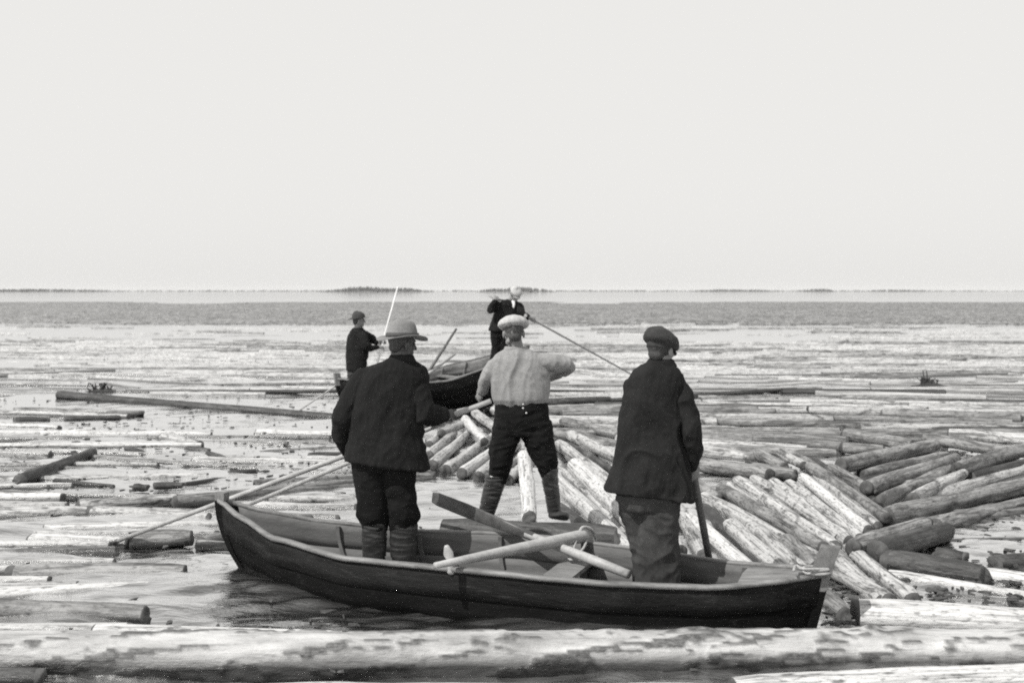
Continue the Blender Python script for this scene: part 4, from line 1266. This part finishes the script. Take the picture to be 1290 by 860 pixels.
for x_, dy_ in ((814, .05), (830, 0)):
    bm = bmesh.new(); m.rings(bm, [(x_ - 12, 742, x_ + 12, 742, .12, dy_), (x_ - 11, 753, x_ + 11, 753, .12, dy_)])
    m.limb(bm, [(x_, 754, .045, dy_ - .04), (x_ + 4, 756, .045, dy_ + .1), (x_ + 6, 757, .035, dy_ + .17)])
    organic('boot', bm, M['leather'], m.o, .009, 3, None, m.inv)

# ---- far boat, man with the white pole -------------------------------------
m = Man(19.7, 'small figure in dark clothes in the far boat holding an upright white pole', px=448, feet=505)
bm = bmesh.new()
hc = m.p(452, 404)
Lc, R3, bs = head_into(bm, hc, (.93, .36, -.05), (0, 0, 1), 1.05)
m.limb(bm, [(451, 408, .058), (450, 418, .065)])
m.limb(bm, [(450, 424, .11), (449, 445, .12), (448, 465, .12)], ref=(1, 0, 0))
m.limb(bm, [(455, 422, .045), (466, 438, .04, -.1), (476, 437, .03, .02)]); m.limb(bm, [(448, 422, .04, .15), (463, 432, .04, .25), (475, 430, .03, .1)])
m.limb(bm, [(445, 465, .08), (444, 485, .06), (444, 503, .045)]); m.limb(bm, [(452, 465, .08, .1), (453, 485, .06, .1), (453, 503, .045, .1)])
hand_into(bm, m.p(479.5, 437, .03), (.7, .5, 0), (.2, -.7, .5), side=-1, s=1.1); hand_into(bm, m.p(480, 431, .06), (.7, .2, .2), (.1, .7, .5), side=1, s=1.1)
m.limb(bm, [(475, 437, .03, .02), (479, 437, .028, .03)])
organic('body', bm, M['skin'], m.o, .009, 2, None, m.inv)
eyes(m, Lc); hair(m, Lc, R3, 'hair')
hat(m, Lc, R3, 'feltdark', up=.045, brim=.165, brl=.19, crown=.105, crl=.12, ch=.125, pinch=0, dome=True, bandmat=None, curl=.012, tilt=math.radians(8))
bm = bmesh.new()
m.rings(bm, [(445, 413, 457, 413, .14), (441, 417, 461, 417, .22), (438, 424, 464, 425, .26), (436.5, 434, 465, 435, .28), (436, 446, 464, 447, .30), (436, 457, 462, 458, .32), (437, 466, 460, 467, .34)])
m.limb(bm, [(456, 423, .075, -.1), (462, 436, .07, -.14), (467, 439, .06, -.08), (475, 437, .045, .0)])
m.limb(bm, [(456, 421, .075, .1), (465, 424, .075, .15), (468, 426, .07, .15), (474, 431, .05, .08)])
organic('jacket', bm, M['wool'], m.o, .013, 2, [(.01, (8, 8, 5), 1)], m.inv)
bm = bmesh.new()
m.rings(bm, [(438, 462, 459, 462, .26), (438, 475, 459, 475, .26)])
m.rings(bm, [(438, 470, 450, 470, .2, -.05), (438, 485, 449, 485, .18, -.05), (439, 502, 449, 502, .16, -.05)]); m.rings(bm, [(447, 470, 459, 470, .2, .06), (448, 485, 458, 485, .18, .06), (449, 502, 457, 502, .16, .06)])
organic('trousers', bm, M['trous2'], m.o, .013, 2, [(.01, (8, 8, 5), 1)], m.inv)
for x_, dy_ in ((444, -.05), (453, .06)):
    bm = bmesh.new(); m.limb(bm, [(x_, 500, .06, dy_), (x_, 504, .05, dy_), (x_ + 6, 505, .045, dy_ + .03), (x_ + 10, 505.5, .035, dy_ + .05)])
    organic('boot', bm, M['leather'], m.o, .012, 2, None, m.inv)

# ---- far boat, man leaning over his pole ----------------------------------
m = Man(21.0, 'small figure in a white cap leaning over a slanting pole in the far boat', px=632, feet=472)
def FP(px):
    lo_, hi_ = 0, 1
    for _ in range(30):
        m_ = (lo_ + hi_) / 2; q = lerp(ma, mb, m_)
        if CX + F * q.x / q.y < px: lo_ = m_
        else: hi_ = m_
    return lerp(ma, mb, lo_)
bm = bmesh.new()
hc = m.p(649, 371.5, -.12)
Lc, R3, bs = head_into(bm, hc, (.45, -.72, -.52), (.2, -.3, 1), 1.02)
m.limb(bm, [(647, 375, .06, -.08), (643, 380, .065, -.04)])
m.limb(bm, [(641, 386, .11, -.02), (634, 402, .12), (629, 415, .12)], ref=(1, 0, 0))
h1, h2 = FP(623), FP(672)
add_limb(bm, [(m.p(628, 382, -.05), .045), (m.p(617, 392, -.2), .04), (h1 + V((0, -.04, -.03)), .03)])
add_limb(bm, [(m.p(655, 386, -.05), .045), (m.p(662, 398, -.25), .04), (h2 + V((-.04, -.04, .02)), .03)])
hand_into(bm, h1 + V((0, -.04, 0)), (.5, .3, .6), (-.3, -.8, .2), side=1, s=1.1); hand_into(bm, h2 + V((-.02, -.04, .01)), (.8, .2, -.3), (0, -.8, .4), side=-1, s=1.1)
m.limb(bm, [(624, 418, .08), (627, 440, .06), (622, 470, .045)]); m.limb(bm, [(634, 418, .08), (634, 440, .06), (640, 470, .045)])
organic('body', bm, M['skin'], m.o, .009, 2, None, m.inv)
eyes(m, Lc, 1.0); hair(m, Lc, R3, 'hair', 1.0)
cap(m, Lc, R3, 'capwhite', s=1.0, w=.112, l=.125, h=.062, up=.080, puff=.004, tilt=math.radians(-4))
bm = bmesh.new()
m.rings(bm, [(638, 377, 651, 379, .14, -.05), (630, 378, 655, 382, .22, -.04), (625, 382, 657, 387, .28, -.03), (623, 390, 656, 396, .30, 0), (621, 399, 651, 405, .30), (618, 408, 645, 412, .32), (615, 416, 642, 419, .34)])
add_limb(bm, [(m.p(629, 382, -.05), .085), (m.p(620, 388, -.15), .085), (m.p(618, 391, -.2), .08), (m.p(620, 385, -.2), .065), (h1 + V((0, -.06, -.06)), .05)])
add_limb(bm, [(m.p(654, 386, -.05), .08), (m.p(657, 393, -.15), .075), (m.p(661, 398, -.22), .065), (h2 + V((-.1, -.08, .05)), .05)])
organic('jacket', bm, M['wool'], m.o, .013, 2, [(.01, (8, 8, 5), 1)], m.inv)
bm = bmesh.new()
m.rings(bm, [(644, 378, 649, 379, .06, -.15), (645.5, 383, 649, 384, .06, -.17), (646, 388, 648, 388, .05, -.165)], n=12)
organic('shirt_front', bm, M['white_shirt'], m.o, .01, 1, None, m.inv)
bm = bmesh.new()
m.rings(bm, [(618, 412, 642, 414, .26), (618, 424, 640, 424, .26)])
m.rings(bm, [(617, 420, 631, 420, .22), (620, 436, 631, 436, .2), (617, 455, 627, 455, .17), (617, 468, 626, 468, .16)]); m.rings(bm, [(628, 420, 641, 420, .22), (629, 436, 640, 436, .2), (633, 455, 643, 455, .17), (636, 468, 645, 468, .16)])
organic('trousers', bm, M['trous'], m.o, .013, 2, [(.01, (8, 8, 5), 1)], m.inv)
for x_ in (622, 640):
    bm = bmesh.new(); m.limb(bm, [(x_, 464, .06), (x_, 471, .05), (x_ + 2, 473, .045, -.12), (x_ + 3, 474, .035, -.18)])
    organic('boot', bm, M['leather'], m.o, .012, 2, None, m.inv)

# ------------------------------------------------------------------ air
USE_HAZE = True
if USE_HAZE:
    bm = bmesh.new(); add_box(bm, V((0, 1650, 5.5)), (8400, 4300, 15))
    o = bm_obj('haze', bm, None, smooth=False)
    hm = bpy.data.materials.new('haze'); hm.use_nodes = True
    tt = hm.node_tree; tt.nodes.clear()
    out = tt.nodes.new('ShaderNodeOutputMaterial'); pv = tt.nodes.new('ShaderNodeVolumePrincipled')
    pv.inputs['Color'].default_value = (1, 1, 1, 1); pv.inputs['Density'].default_value = .00005
    tt.links.new(pv.outputs[0], out.inputs['Volume'])
    o.data.materials.append(hm); tag(o, 'thin bright haze that pales the far islands', 'haze', kind='stuff')
